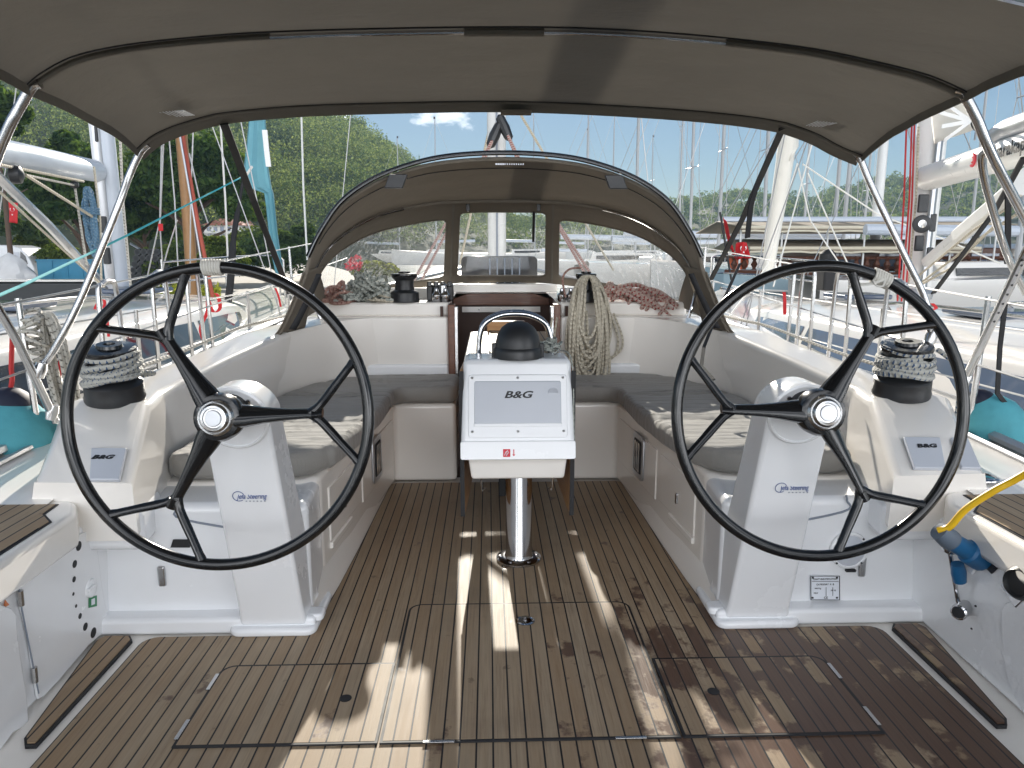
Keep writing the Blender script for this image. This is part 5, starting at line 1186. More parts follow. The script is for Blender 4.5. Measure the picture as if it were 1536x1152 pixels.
for x0, x1 in ((1356, 1346), (1364, 1352), (1368, 1358)): line('red_halyard', [at(x0 + 4, 180, 6.7), at(x0, 300, 6.7), at(x1, 455, 6.75)], .008, M['redrope'], RB)
line('halyard', [at(1378, 190, 6.7), at(1374, 300, 6.7), at(1362, 440, 6.75)], .010, M['ropew'], RB)
q = at(1383, 336, 6.62); MB().lathe([(.02, -.02), (.075, -.015), (.08, 0), (.075, .015), (.04, .022), (.02, .02)], q, (-.4, -1, 0), 24).build('mast_winch', M['blackm'], RB)
MB().lathe([(.03, .018), (.035, .03), (.001, .032)], q, (-.4, -1, 0), 16).build('winch_cap', M['chrome'], RB)
MB().box(q.x - .045, q.x + .045, q.y - .0, q.y + .03, q.z + .10, q.z + .26).build('mast_plate', M['blackm'], RB, bevel=.01); MB().box(q.x - .04, q.x + .04, q.y, q.y + .03, q.z - .24, q.z - .10).build('mast_plate', M['blackm'], RB, bevel=.01)
sl = thing('mainsail', 'white sail corner with dark ring standing above the lettered boom', 'sail', at(1430, 190, 6.2))
rows = []
for k in range(9):
    v = k / 8; l = at(1402 - 2 * v, 216 - 56 * v, 6.6); r_ = at(1472 - 14 * v, 190 - 62 * v, 5.9); rows.append([l.lerp(r_, u) + Vector((0, .05 * math.sin(u * 7 + v), 0)) for u in np.linspace(0, 1, 16)])
top = [p + Vector((-.1, .1, 1.6)) for p in rows[-1]]; rows += [[p.lerp(t_, v) for p, t_ in zip(rows[8], top)] for v in (.5, 1)]
MB().grid(rows).build('sail_cloth', M['sail'], sl, angle=60, solid=.008)
q = at(1466, 186, 5.85); MB().lathe([(.03, -.02), (.055, -.02), (.055, .02), (.03, .02)], q, (.5, -1, .4), 20).build('clew_ring', M['blackm'], sl)
mb = MB()
for t in (-.5, -.2, .1, .4): mb.strip([q + Vector((-.06, -.01, .02)), q + Vector((-.30 - .1 * t, .0, .05 + t * .35))], .03, (0, 0, 1), .003)
mb.build('corner_patch', M['aluw'], sl)
line('clew_line', [q, at(1462, 210, 5.8)], .008, M['stay'], sl)
# furled headsail on the right yacht's forestay, its sheets
fs = thing('furled_headsail', 'white furled headsail standing right of the red flags, loose leech at the top', 'furled sail', at(1150, 418, 10.2))
P = [at(1151, 415, 10.2), at(1158, 360, 10.1), at(1170, 290, 9.9), at(1184, 195, 9.6), at(1195, 120, 9.3)]; MB().tube(P, [.075, .095, .105, .115, .12], 12).build('rolled_sail', M['sail'], fs)
rows = [[at(1180 + k * 1.2, 170 + k * 10, 9.6), at(1199 - k * .3, 165 + k * 11, 9.62)] for k in range(7)]; rows[-1][1] = at(1184, 242, 9.6); MB().grid(rows).build('loose_leech', M['sail'], fs, solid=.01)
MB().lathe([(.09, 0), (.10, .03), (.06, .05), (.10, .07), (.09, .1)], at(1151, 422, 10.2), n=16).build('furling_drum', M['blackm'], fs)
for p in ([(1196, 245), (1150, 400), (1090, 480)], [(1196, 245), (1215, 330), (1290, 440)], [(1204, 246), (1318, 322), (1420, 360), (1500, 395)], [(1225, 190), (1190, 320), (1160, 430)], [(1212, 260), (1260, 370), (1292, 440)]): line('sheet', [at(x, y, 9.3 - k * .4) for k, (x, y) in enumerate(p)], .009, M['sail'], fs)
# ================================================================ WOODEN SCHOONER
gl = thing('wooden_schooner', 'long wooden excursion boat with cream awnings and brown balustrade behind the right yacht', 'excursion boat', (14, 26, -.5))
GY = 25
def gx(px): return at(px, 376, GY).x
def gz(py): return at(1200, py, GY).z
x0, x1 = gx(1068), gx(1700)
rows = []
for x, w, z in ((x0 - .6, .3, gz(398)), (x0, 1.4, gz(402)), (x0 + 2, 2.2, gz(404)), (x0 + 9, 2.4, gz(405)), (x1, 2.2, gz(402))): rows.append([(x, GY - w + .3, -.6), (x, GY - w, .2), (x, GY - w, z), (x, GY + w, z), (x, GY + w, -.6)])
MB().grid(rows).build('hull', M['hullblue'], gl)
MB().tube([(x0, GY - 1.45, gz(430)), (x0 + 2, GY - 2.25, gz(432)), (x1, GY - 2.25, gz(432))], .04, 6).build('rubbing_strake', M['gel'], gl)
MB().tube([(x0, GY - 1.45, gz(405)), (x0 + 2, GY - 2.25, gz(407)), (x1, GY - 2.25, gz(407))], .06, 6).build('cap_rail', M['brownwood'], gl)
MB().tube([(x0, GY - 1.45, gz(384)), (x0 + 2, GY - 2.25, gz(386)), (x1, GY - 2.25, gz(386))], .05, 6).build('hand_rail', M['brownwood'], gl)
bal = None
nb = 44
for k in range(nb):
    x = x0 + .3 + (x1 - x0 - .4) * k / nb; y = GY - (1.45 if x < x0 + 1 else 2.25 if x > x0 + 2 else 1.9)
    if bal is None:
        bal = MB().lathe([(.07, 0), (.10, .05), (.05, .12), (.11, .24), (.05, .36), (.09, .44), (.06, .5)], (0, 0, 0), n=8).build('baluster', M['brownwood'], gl, local=True)
        o = bal
    else: o = bal.copy(); COL.objects.link(o); o.parent = gl
    o.location = Vector((x, y, gz(406))) - gl.location
rows = [[(x, GY - 2.2, gz(404)), (x, GY - 2.2, gz(388))] for x in (x0 + 2, x1)]
MB().box(x0 + 3, x1, GY - 1.6, GY + 1.6, gz(404), gz(372)).build('deckhouse', M['brownwood'], gl, bevel=.05)
for k in range(9): MB().box(x0 + 3.4 + k * 1.5, x0 + 4.3 + k * 1.5, GY - 1.64, GY - 1.6, gz(398), gz(380)).build('deckhouse_window', M['glassb'], gl)
for nm, ya, yb, py0, py1, px0, px1, mt in (('awning', -2.6, 2.4, 343, 350, 1072, 1480, 'awning'), ('lower_awning', -2.5, 1.5, 370, 378, 1086, 1400, 'awning')):
    xa, xb = gx(px0), gx(px1); rows = []
    for u in np.linspace(0, 1, 24): rows.append([(xa + (xb - xa) * u, GY + ya, gz(py1) + .018 * math.sin(u * 40)), (xa + (xb - xa) * u, GY + ya + .05, gz(py1) + .12), (xa + (xb - xa) * u, GY + (ya + yb) / 2, gz(py0) + .22), (xa + (xb - xa) * u, GY + yb, gz(py1) + .05)])
    MB().grid(rows).build(nm, M['awnshade'], gl, angle=60, solid=.03)
    MB().tube([r_[1] for r_ in rows], .05, 6).build('awning_edge', M['awning'], gl); MB().tube([r_[0] for r_ in rows], .03, 6).build('awning_edge', M['awning'], gl)
for px in (1074, 1130, 1192, 1242, 1310, 1360, 1420): MB().tube([(gx(px), GY - 2.4, gz(402)), (gx(px), GY - 2.4, gz(348))], .03, 6).build('awning_post', M['aluw'], gl)
MB().tube([(gx(1082), GY, gz(331)), (gx(1500), GY, gz(330))], .13, 12).build('boom', M['alu'], gl)
MB().tube([(gx(1322), GY + .5, gz(400)), (gx(1325), GY + .5, 16)], .16, 12).build('mast', M['aluw'], gl)
for (pa, ya, pb, yb) in ((1085, 330, 1325, -60), (1130, 340, 1300, 60), (1082, 395, 1030, 480), (1500, 330, 1330, -80), (1400, 340, 1326, 60)): MB().tube([at(pa, ya, GY), at(pb, yb, GY)], .018, 5).build('stay', M['stay'], gl)
cabx0, cabx1 = gx(1455), gx(1640)
MB().prism([(x, GY - 2.0, z) for x, z in ((cabx0, gz(402)), (cabx1, gz(402)), (cabx1, gz(366)), (gx(1480), gz(366)), (gx(1462), gz(374)))], (0, 3.6, 0)).build('wheelhouse', M['gel'], gl, bevel=.08)
MB().prism([(x, GY - 2.05, z) for x, z in ((gx(1472), gz(396)), (gx(1512), gz(396)), (gx(1512), gz(371)), (gx(1488), gz(371)), (gx(1475), gz(378)))], (0, .04, 0)).build('wheelhouse_window', M['glass'], gl)
MB().prism([(x, GY - 2.05, z) for x, z in ((gx(1520), gz(396)), (gx(1560), gz(396)), (gx(1560), gz(371)), (gx(1520), gz(371)))], (0, .04, 0)).build('wheelhouse_window', M['glass'], gl)
MB().lathe([(.28, 0), (.33, .08), (.28, .16), (.12, .17)], (gx(1090), GY - 1.2, gz(392)), (0, -1, .1), 24).build('life_ring', simple('orange life ring', (.65, .12, .03), .5), gl)
# flags
def flag(label, pts_top, drop, Y, mat='red', emblem=True, wav=.03):
    a, b = pts_top; A = at(*a, Y); Bp = at(*b, Y); t = thing('flag', label, 'flag', A, 'red flags')
    rows = []
    for v in np.linspace(0, 1, 10):
        d = at(a[0] + drop[0] * v, a[1] + drop[1] * v, Y) - A; rows.append([A.lerp(Bp, u) + d + Vector((0, wav * math.sin(u * 8 + v * 3), wav * .3 * math.sin(u * 5))) for u in np.linspace(0, 1, 12)])
    MB().grid(rows).build('flag_cloth', M[mat], t, angle=60, solid=.006)
    if emblem:
        W = (Bp - A); H = rows[-1][0] - rows[0][0]; c = A + W * .5 + H * .34 + Vector((0, -.06, 0)); r = min(W.length, H.length) * .26
        mb = MB(); k = 14; o = [c + Vector((r * math.cos(q), 0, r * math.sin(q))) for q in np.linspace(R(50) - R(90) + R(0), R(310) - R(90), k)]; i_ = [c + Vector((0, 0, r * .32)) * .8 + Vector((r * .78 * math.cos(q), 0, r * .78 * math.sin(q))) for q in np.linspace(R(38) - R(90), R(322) - R(90), k)]
        o = [c + Matrix.Rotation(math.pi, 3, 'Y') @ (p - c) for p in o]; i_ = [c + Matrix.Rotation(math.pi, 3, 'Y') @ (p - c) for p in i_]
        mb.grid([o, i_]); s_ = c + H * .26 + Vector((0, -.0, 0)); mb.add([s_ + Vector(((r * .42 if j % 2 == 0 else r * .17) * math.sin(j * math.pi / 5), 0, (r * .42 if j % 2 == 0 else r * .17) * math.cos(j * math.pi / 5))) for j in range(10)], [tuple(range(10))])
        mb.build('crescent_and_star', M['whitep'], t, smooth=False, solid=.004)
    return t
flag('red flag with white crescent and star hanging among the trees at the left edge', ((12.5, 303), (26, 304)), (1, 31), 30)
flag('narrow drooping red flag on the stern pole right of the sprayhood', ((1085, 326), (1092, 340)), (11, 48), 14, emblem=False, wav=.06)
flag('crumpled red flag with a white emblem beside the narrow drooping one', ((1104, 366), (1122, 362)), (2, 24), 14.2, emblem=True, wav=.07)
tag(MB().tube([at(1080, 318, 14.1), at(1097, 420, 14.1)], .02, 6).build('flag_pole', M['blackm']), 'slim dark pole carrying the red flags right of the sprayhood', 'pole')
ob = thing('covered_outboard', 'tall black covered outboard standing behind the top of the right wheel', 'outboard', at(1241, 436, 9.5))
a = at(1230, 436, 9.5); b = at(1253, 388, 9.5); MB().box(a.x, b.x, 9.4, 9.65, a.z, b.z).build('cover', M['strap'], ob, bevel=.03); MB().lathe([(.11, 0), (.10, .08), (.05, .13), (.001, .14)], at(1241, 390, 9.52), n=16).build('cover_top', M['strap'], ob)
# ================================================================ FAR MOORED SAILBOATS
def far_boat():
    t = thing('moored_sailboat', 'x', 'sailboat', (0, 0, -.5), 'sailboats moored along the far quay')
    rows = []
    for x, w, z in ((-5.2, 1.2, 1.2), (-3, 1.7, 1.15), (0, 1.8, 1.2), (3, 1.2, 1.35), (5.4, .05, 1.5)): rows.append([(x, -w * .6, -.3), (x, -w, z * .6), (x, -w, z), (x, 0, z + .08), (x, w, z), (x, w, z * .6), (x, w * .6, -.3)])
    MB().grid(rows).build('hull', M['gel'], t, local=True)
    cb = MB().hexa([(-2, -1.1, 1.1), (2.2, -.8, 1.2), (2.2, .8, 1.2), (-2, 1.1, 1.1), (-1.8, -.9, 1.6), (1.4, -.6, 1.6), (1.4, .6, 1.6), (-1.8, .9, 1.6)]).build('cabin', M['gel'], t, local=True, bevel=.05)
    MB().box(-1.6, 1.0, -1.03, -.95, 1.25, 1.45).build('cabin_window', M['glass'], cb, local=True)
    ms = MB().tube([(.6, 0, 1.2), (.6, 0, 8), (.55, 0, 15)], [.078, .072, .045], 10).build('mast', M['farspar'], t, local=True)
    for z in (6, 10): MB().tube([(.6, -.75, z), (.6, .75, z)], .025, 6).build('spreader', M['alu'], ms, local=True)
    MB().box(.5, .7, -.02, .02, 15, 15.25).build('masthead_light', M['blackm'], ms, local=True)
    MB().tube([(.5, 0, 2.4), (-3.6, 0, 2.5)], .15, 10).build('sail_cover', M['alu'], t, local=True)
    for p in (((5.2, 0, 1.5), (.6, 0, 14.8)), ((-5.1, 0, 1.3), (.55, 0, 15)), ((.5, -1.6, 1.2), (.6, -.75, 6), (.6, -.75, 10), (.6, 0, 14)), ((.5, 1.6, 1.2), (.6, .75, 6), (.6, .75, 10), (.6, 0, 14))): MB().tube(p, .014, 5).build('stay', M['stay'], t, local=True)
    return t
proto = far_boat()
far = [(882, 52, 'with a short mast ending in the open sky right of the sprayhood top', .78), (952, 46, 'whose mast stands alone right of the short one', 1.1), (1017, 50, 'whose thin mast stands just right of the sprayhood shoulder', 1.0), (1034, 38, 'whose spreaders show above the right hood edge', 1.0), (1076, 36, 'whose mast rises just left of the red flags', 1.1),
       (1143, 31, 'whose mast rises left of the white furled headsail', 1.0), (1203, 40, 'whose mast rises just right of the white furled headsail', .9), (1247, 30, 'left one of the two close masts above the right wheel', 1.0), (1260, 29, 'right one of the two close masts above the right wheel', 1.05), (1291, 44, 'whose slim mast stands left of the steel bimini leg', .9), (1450, 38, 'whose mast shows below the lettered boom', 1.0), (1526, 20, 'with the thick white mast at the top right corner', 1.0),
       (655, 105, 'seen through the left hood window', 1.3), (600, 112, 'seen at the left through the left hood window', 1.2), (802, 100, 'seen through the middle hood window', 1.3), (878, 104, 'seen through the right hood window beside the cream coil', 1.2), (918, 92, 'seen in the middle of the right hood window', 1.2), (975, 110, 'seen at the right of the right hood window', 1.2)]
for k, (px, Y, d, s) in enumerate(far):
    o = proto if k == 0 else dup(proto); p = at(px, 400, Y); o.location = (p.x - .6 * s, Y, -.5); o['label'] = 'moored sailboat ' + d
    o.scale = (s, s, s); o.rotation_euler = (0, R((k * 37) % 11 - 5) * .15, R([4, -6, 176, 9, -3, 184, 2][k % 7]))
    c_, s_ = math.cos(o.rotation_euler.z), math.sin(o.rotation_euler.z); o.location.x = p.x - .6 * s * c_; o.location.y = Y - .6 * s * s_
# ================================================================ LAND, TREES, WATER
prof_x = [-1200, -500, -200, 0, 100, 200, 300, 420, 480, 540, 590, 640, 700, 760, 850, 950, 1020, 1100, 1150, 1200, 1240, 1280, 1340, 1420, 1500, 1600, 1900, 2600]
prof_y = [60, 80, 95, 110, 122, 150, 178, 178, 176, 192, 222, 262, 296, 312, 318, 306, 298, 280, 288, 292, 284, 272, 264, 262, 250, 236, 220, 215]
def hill(px, s):    # s 0 at the foot, 1 at the crest, beyond 1 falling away behind
    d = ray(px, 376); d = Vector((d.x, d.y, 0)).normalized()
    Rc = np.interp(px, [0, 500, 800, 1100, 1600], [270, 270, 360, 430, 420]); R0 = Rc * np.interp(px, [0, 400, 700, 1100], [.30, .30, .42, .5])
    py = np.interp(px, prof_x, prof_y); e = ray(px, py); sl = e.z / math.hypot(e.x, e.y)
    H = Rc * sl + 2.0 - 5.0 + np.interp(px, [600, 800, 1000, 1100], [-6, -5, -3, -3])
    r = R0 + (Rc - R0) * s; n = noise.noise(Vector((d.x * r * .012, d.y * r * .012, 0))) * 7 + noise.noise(Vector((d.x * r * .035, d.y * r * .035, 5))) * 3
    z = H * (math.sin(min(s, 1) * math.pi / 2) ** 1.15) if s <= 1 else H * (1 - (s - 1) * .8)
    return Vector((CAM.x + d.x * r, d.y * r, -.8 + z + n * min(1, s * 2) * (1 - .75 * s if s < 1 else .25)))
rows = [[hill(px, s) for px in np.linspace(-1200, 2600, 150)] for s in np.linspace(0, 1.5, 30)]
struct('hill_terrain', MB().grid(rows), M['soil'], angle=180)
def leaf_mesh(name, centers, sizes, normals=None, mat=None, aspect=.6, parent=None):
    n = len(centers); a = RNG.normal(size=(n, 3)); a /= np.linalg.norm(a, axis=1)[:, None]; b = RNG.normal(size=(n, 3))
    if normals is not None:
        a = a - normals * (a * normals).sum(1)[:, None] * .7; a /= np.linalg.norm(a, axis=1)[:, None]
    b = np.cross(a, b); b /= np.linalg.norm(b, axis=1)[:, None]; s = np.asarray(sizes)[:, None]
    v = np.empty((n, 4, 3)); v[:, 0] = centers - a * s; v[:, 1] = centers + b * s * aspect; v[:, 2] = centers + a * s; v[:, 3] = centers - b * s * aspect
    if parent is not None: v -= np.array(full_matrix(parent).translation)
    me = bpy.data.meshes.new(name); me.vertices.add(n * 4); me.vertices.foreach_set('co', v.reshape(-1)); me.loops.add(n * 4); me.loops.foreach_set('vertex_index', np.arange(n * 4)); me.polygons.add(n); me.polygons.foreach_set('loop_start', np.arange(n) * 4)
    me.update(); me.validate(); me.materials.append(mat); o = bpy.data.objects.new(name, me); COL.objects.link(o)
    if parent is not None: o.parent = parent
    return o
def crown_points(c, rx, ry, rz, nclump, nleaf, cr, dome=.2):
    C = RNG.normal(size=(nclump, 3)); C /= np.linalg.norm(C, axis=1)[:, None]; C[:, 2] = np.where(C[:, 2] < -dome, -C[:, 2] * .6, C[:, 2]); C *= RNG.uniform(.45, 1, size=(nclump, 1)) ** .5
    C = C * np.array([rx, ry, rz]) + np.array(c); crs = cr * RNG.uniform(.6, 1.25, size=nclump)
    L = RNG.normal(size=(nclump, nleaf, 3)); L /= np.linalg.norm(L, axis=2)[:, :, None]; nrm = L.copy(); L[:, :, 2] *= .62
    P = C[:, None, :] + L * crs[:, None, None] * RNG.uniform(.75, 1.05, size=(nclump, nleaf, 1)); return P.reshape(-1, 3), nrm.reshape(-1, 3)
pts = []; nr = []; lsz = []
rf = random.Random(21)
for k in range(4300):
    px = rf.uniform(-250, 1850) if k % 3 else rf.uniform(150, 620); s = rf.uniform(.0, 1.12) ** .85; p = hill(px, s); dd = math.hypot(p.x, p.y)
    h = rf.uniform(5, 10.5) * (1.0 if px < 700 else .8); w = h * rf.uniform(.36, .58)
    P, Nn = crown_points((p.x, p.y, p.z + h * .55), w, w, h * .42, 9, 30 if 120 < px < 640 else 15, w * .40); pts.append(P); nr.append(Nn); lsz.append(dd * .0013 * RNG.uniform(.6, 1.4, size=len(P)))
pts = np.concatenate(pts); nr = np.concatenate(nr); lsz = np.concatenate(lsz)
tag(leaf_mesh('hillside_forest', pts, lsz, nr, M['forest']), kind='stuff', label='dense mixed green forest covering the hills behind the harbour', cat='forest')
struct('harbour_water', MB().add([(-900, -200, -.5), (900, -200, -.5), (900, 900, -.5), (-900, 900, -.5)], [(0, 1, 2, 3)]), M['water'], smooth=False)
struct('shore_ground', flat([(-90, 21.5), (-16, 21.5), (-8, 25), (-6, 40), (-16, 75), (-30, 110), (-150, 110), (-150, 30)], -.9, -.12), M['concrete'], bevel=.08)
struct('shore_ground', flat([(-60, 95), (120, 150), (260, 170), (260, 240), (-120, 240), (-120, 95)], -.9, -.3), M['soil'])
# verge of grass
gp = []
for k in range(16000):
    px = RNG.uniform(-120, 330); Y = RNG.uniform(22.5, 26) + RNG.normal() * .2; q = onz(px, 448, -.12); x = at(px, 448, Y).x; gp.append((x, Y, -.10 + abs(RNG.normal()) * .13 + .18 * max(0, noise.noise(Vector((x * .8, Y * .8, 0))))))
tag(leaf_mesh('verge_grass', np.array(gp), RNG.uniform(.03, .10, size=len(gp)), None, M['grass'], .35), kind='stuff', label='sunny yellow green grass strip along the left shore', cat='grass')
def tree(name, label, c, rx, rz, mat, ncl, nlf, lsz, trunk=True, group=None, cr=.30, th=None):
    g0 = c[2] - rz - (th or rz * .8); t = thing(name, label, 'tree' if trunk else 'shrub', (c[0], c[1], g0), group)
    P, Nn = crown_points(c, rx, rx, rz, ncl, nlf, rx * cr); leaf_mesh('crown', P, RNG.uniform(lsz * .6, lsz * 1.3, size=len(P)), Nn, M[mat], .5, t)
    if trunk:
        mb = MB(); rs = random.Random(int(c[0] * 100)); b = Vector((c[0], c[1], g0)); top = Vector((c[0], c[1], c[2])); mb.tube([b, b.lerp(top, .5) + Vector((rx * .05, 0, 0)), top], [rx * .09, rx * .07, rx * .03], 9)
        for k in range(6):
            a = k * 1.05 + rs.random(); s0 = b.lerp(top, .5 + .07 * k); mb.tube([s0, s0 + Vector((math.cos(a) * rx * .35, math.sin(a) * rx * .35, rz * .25)), s0 + Vector((math.cos(a) * rx * .7, math.sin(a) * rx * .7, rz * .4))], [rx * .045, rx * .03, rx * .012], 6)
        mb.build('trunk', M['bark'], t)
    return t
def pxtree(name, label, px, py, rpx, hpx, Y, mat, ncl, nlf, lsz, **k):
    c = at(px, py, Y); s = Y / FP; return tree(name, label, tuple(c), rpx * s, hpx * s, mat, ncl, nlf, lsz, **k)
pxtree('stone_pine', 'huge dark stone pine behind the wooden spar left of the sprayhood', 285, 300, 92, 92, 42, 'pine', 150, 170, .17, cr=.24, th=2.2)
pxtree('stone_pine', 'dark stone pine behind the silver mast on the left, sunlit top', 118, 310, 62, 100, 40, 'pine', 110, 170, .17, cr=.28, th=2)
pxtree('stone_pine', 'shaded pine low between the silver mast and the wooden spar', 215, 345, 45, 60, 44, 'pine', 50, 150, .17, cr=.34, th=1)
pxtree('stone_pine', 'dark pine crown hanging into the top left corner under the awning', -10, 175, 45, 55, 36, 'pine', 50, 150, .16, cr=.34, th=6)
pxtree('round_shrub', 'grey green round bush under the red flag at the left edge', 15, 350, 38, 30, 44, 'shrubd', 26, 120, .14, trunk=False, cr=.4)
pxtree('round_shrub', 'olive bush standing behind the white van', 50, 372, 22, 22, 46, 'shrub', 18, 110, .13, trunk=False, cr=.4)
pxtree('round_shrub', 'flowering yellowish shrub above the blue container', 88, 385, 30, 14, 41, 'shrub', 22, 110, .12, trunk=False, cr=.35)
pxtree('round_shrub', 'sunny yellow green shrub right of the pipe stack', 250, 405, 34, 34, 34, 'shrub', 28, 120, .12, trunk=False, cr=.36)
pxtree('round_shrub', 'tall loose sunlit shrub just left of the dark furled cloth', 335, 402, 36, 46, 30, 'shrub', 40, 120, .10, trunk=False, cr=.3)
pxtree('round_shrub', 'dark dense bush behind the turquoise sock foot', 400, 395, 52, 48, 36, 'shrubd', 50, 130, .13, trunk=False, cr=.33)
pxtree('round_shrub', 'dark bush hard against the left side of the sprayhood', 455, 385, 36, 48, 38, 'shrubd', 40, 130, .13, trunk=False, cr=.36)
pxtree('round_shrub', 'low bush right of the white house', 375, 362, 26, 16, 62, 'shrub', 22, 110, .16, trunk=False, cr=.4)
pxtree('round_shrub', 'low yellow bush seen through the left hood window', 560, 408, 30, 12, 30, 'grass', 22, 110, .09, trunk=False, cr=.36)
pxtree('round_shrub', 'dark clipped bush left of the white house', 300, 372, 30, 18, 60, 'shrubd', 22, 110, .16, trunk=False, cr=.4)
fl = thing('flower_bush', 'red flowering bush seen through the left hood window above the pink rope', 'flowers', at(532, 406, 14))
P, Nn = crown_points(tuple(at(532, 400, 14)), .12, .12, .22, 10, 30, .07); leaf_mesh('blossom', P, RNG.uniform(.02, .045, size=len(P)), Nn, M['flower'], .8, fl)
MB().tube([at(532, 400, 14), at(533, 440, 14)], .012, 6).build('stem', M['bark'], fl)
# house
hs = thing('house', 'white two storey house with red tiled roof at the foot of the hill', 'house', at(335, 362, 78))
a, b = at(307, 360, 78), at(362, 338, 78); MB().box(a.x, b.x, 78, 84, a.z - 2, b.z).build('wall', M['housew'], hs)
MB().prism([(a.x - .25, 77.7, b.z), (b.x + .25, 77.7, b.z), (b.x - 1.0, 80, b.z + .75), (a.x + 1.0, 80, b.z + .75)], (0, 4, 0)).build('roof', M['tile'], hs)
for k in range(5):
    x = a.x + .35 + k * (b.x - a.x - .5) / 5
    for z in (a.z + .15, a.z + .9): MB().box(x, x + .35, 77.93, 78, z, z + .45).build('window', M['glassb'], hs)
MB().box(a.x - .1, b.x + .1, 77.4, 77.9, a.z + .68, a.z + .74).build('balcony', M['housew'], hs)
# van, tarpaulin heap, container, pipes, barge
vn = thing('delivery_van', 'white delivery van parked behind the tarpaulin heap at the left edge', 'van', at(10, 420, 40))
w = 40; L = lambda px, py, d=0: at(px, py, w + d)
pr = [L(-60, 418), L(50, 418), L(52, 404), L(47, 394), L(40, 382), L(30, 372), L(15, 368), L(-60, 366)]
MB().prism([Vector((p.x, w, p.z)) for p in pr], (0, 2, 0)).build('body', M['vanp'], vn, bevel=.08)
MB().prism([Vector((p.x, w - .02, p.z)) for p in (L(30, 396), L(42, 396), L(38, 384), L(31, 377))], (0, .03, 0)).build('side_window', M['glass'], vn)
MB().prism([Vector((p.x, w - .02, p.z)) for p in (L(17, 398), L(29, 398), L(29, 378), L(18, 378))], (0, .03, 0)).build('side_door', M['panel'], vn)
for px in (-38, 36): MB().lathe([(.30, 0), (.34, .04), (.34, .2), (.3, .24)], Vector((L(px, 417).x, w - .02, L(px, 414).z)), (0, 1, 0), 20).build('wheel', M['tyre'], vn)
tp = bpy.data.objects
mb = MB(); rows = []
for j in range(12):
    v = j / 11; r_ = []
    for i in range(24):
        aa = 2 * math.pi * i / 24; q = (1 - v ** 2.2); nz = 1 + .25 * noise.noise(Vector((math.cos(aa) * 2, math.sin(aa) * 2, v * 3))); r_.append(Vector((1.0 * q * nz * math.cos(aa), .6 * q * nz * math.sin(aa), 1.25 * v)))
    rows.append(r_)
c = at(18, 421, 34); tag(MB().grid([[p + c for p in r_] for r_ in rows], wrap=True).build('tarpaulin_heap', M['tarp']), 'heap of goods under white plastic in front of the van', 'tarpaulin')
ct = thing('blue_container', 'low blue steel container between the van and the silver mast', 'container', at(100, 420, 36))
a, b = at(58, 421, 36), at(145, 391, 36); MB().box(a.x, b.x, 36, 37.2, a.z, b.z).build('container_body', M['bluecont'], ct)
for k in range(1, 4): MB().box(a.x + (b.x - a.x) * k / 4 - .03, a.x + (b.x - a.x) * k / 4 + .03, 35.96, 36, a.z, b.z).build('container_rib', M['bluecont'], ct)
MB().box(a.x - .03, b.x + .03, 35.95, 37.2, b.z, b.z + .06).build('container_lid', M['bluecont'], ct)
pipe0 = None; g = 'black pipes stacked on the left shore'
for r_ in range(6):
    for k in range(9 - r_):
        px = 196 + r_ * 2 + k * 9.6; q = at(px, 424 - r_ * 9.2, 33)
        if pipe0 is None:
            pipe0 = MB().lathe([(.10, 0), (.145, 0), (.145, 3.0), (.10, 3.0), (.10, .0)], (0, 0, 0), (0, 1, 0), 12).build('pipe', M['blackm'])
            o = pipe0
        else: o = pipe0.copy(); COL.objects.link(o)
        o.location = q; tag(o, 'black pipe lying in the triangular stack right of the silver mast', 'pipe', g)
bg = thing('barge', 'black hulled barge with white deck edge along the left shore', 'barge', at(60, 437, 21))
a, b = at(-60, 437, 21), at(172, 420, 21); MB().box(a.x, b.x, 21, 21.6, -.6, at(0, 424, 21).z).build('hull', M['blackm'], bg, bevel=.05); MB().box(a.x, b.x + .05, 20.95, 21.6, at(0, 423, 21).z, at(0, 420, 21).z).build('deck_edge', M['gel'], bg, bevel=.02)
# shed roof over the pipes
sd = thing('shed_roof', 'grey sheet roof sloping down right of the pipe stack', 'roof', at(225, 375, 35)); rows = [[at(195, 366, 34), at(275, 412, 34)], [at(195, 364, 36), at(275, 409, 36)]]; MB().grid(rows).build('roof_sheet', M['alug'], sd, solid=.05); MB().tube([at(270, 410, 34.2), at(270, 428, 34.2)], .05, 6).build('roof_post', M['alug'], sd)
# ================================================================ SKY, SUN, HAZE, CAMERA
AZ, EL = -2.0, 23.0
wd = bpy.data.worlds.new('World'); SC.world = wd; wd.use_nodes = True; nt = wd.node_tree; nt.nodes.clear()
out = nd(nt, 'ShaderNodeOutputWorld'); bgd = nd(nt, 'ShaderNodeBackground'); sky = nd(nt, 'ShaderNodeTexSky'); sky.sky_type = 'NISHITA'; sky.sun_disc = False
sky.sun_elevation = R(EL); sky.sun_rotation = R(AZ); sky.air_density = 1.0; sky.dust_density = .05; sky.ozone_density = 2.6; sky.altitude = 0
tc = nd(nt, 'ShaderNodeTexCoord'); mp = nd(nt, 'ShaderNodeMapping'); mp.inputs['Scale'].default_value = (1, 1, 2.2); nz = nd(nt, 'ShaderNodeTexNoise'); nz.inputs['Scale'].default_value = 20; nz.inputs['Detail'].default_value = 7; nz.inputs['Roughness'].default_value = .6
nt.links.new(tc.outputs['Generated'], mp.inputs[0]); nt.links.new(mp.outputs[0], nz.inputs['Vector'])
def wm(op, a, b=0, c=0, clamp=False):
    m = nd(nt, 'ShaderNodeMath', operation=op, use_clamp=clamp)
    for i, v in enumerate((a, b, c)):
        if isinstance(v, bpy.types.NodeSocket): nt.links.new(v, m.inputs[i])
        else: m.inputs[i].default_value = v
    return m.outputs[0]
tot = None
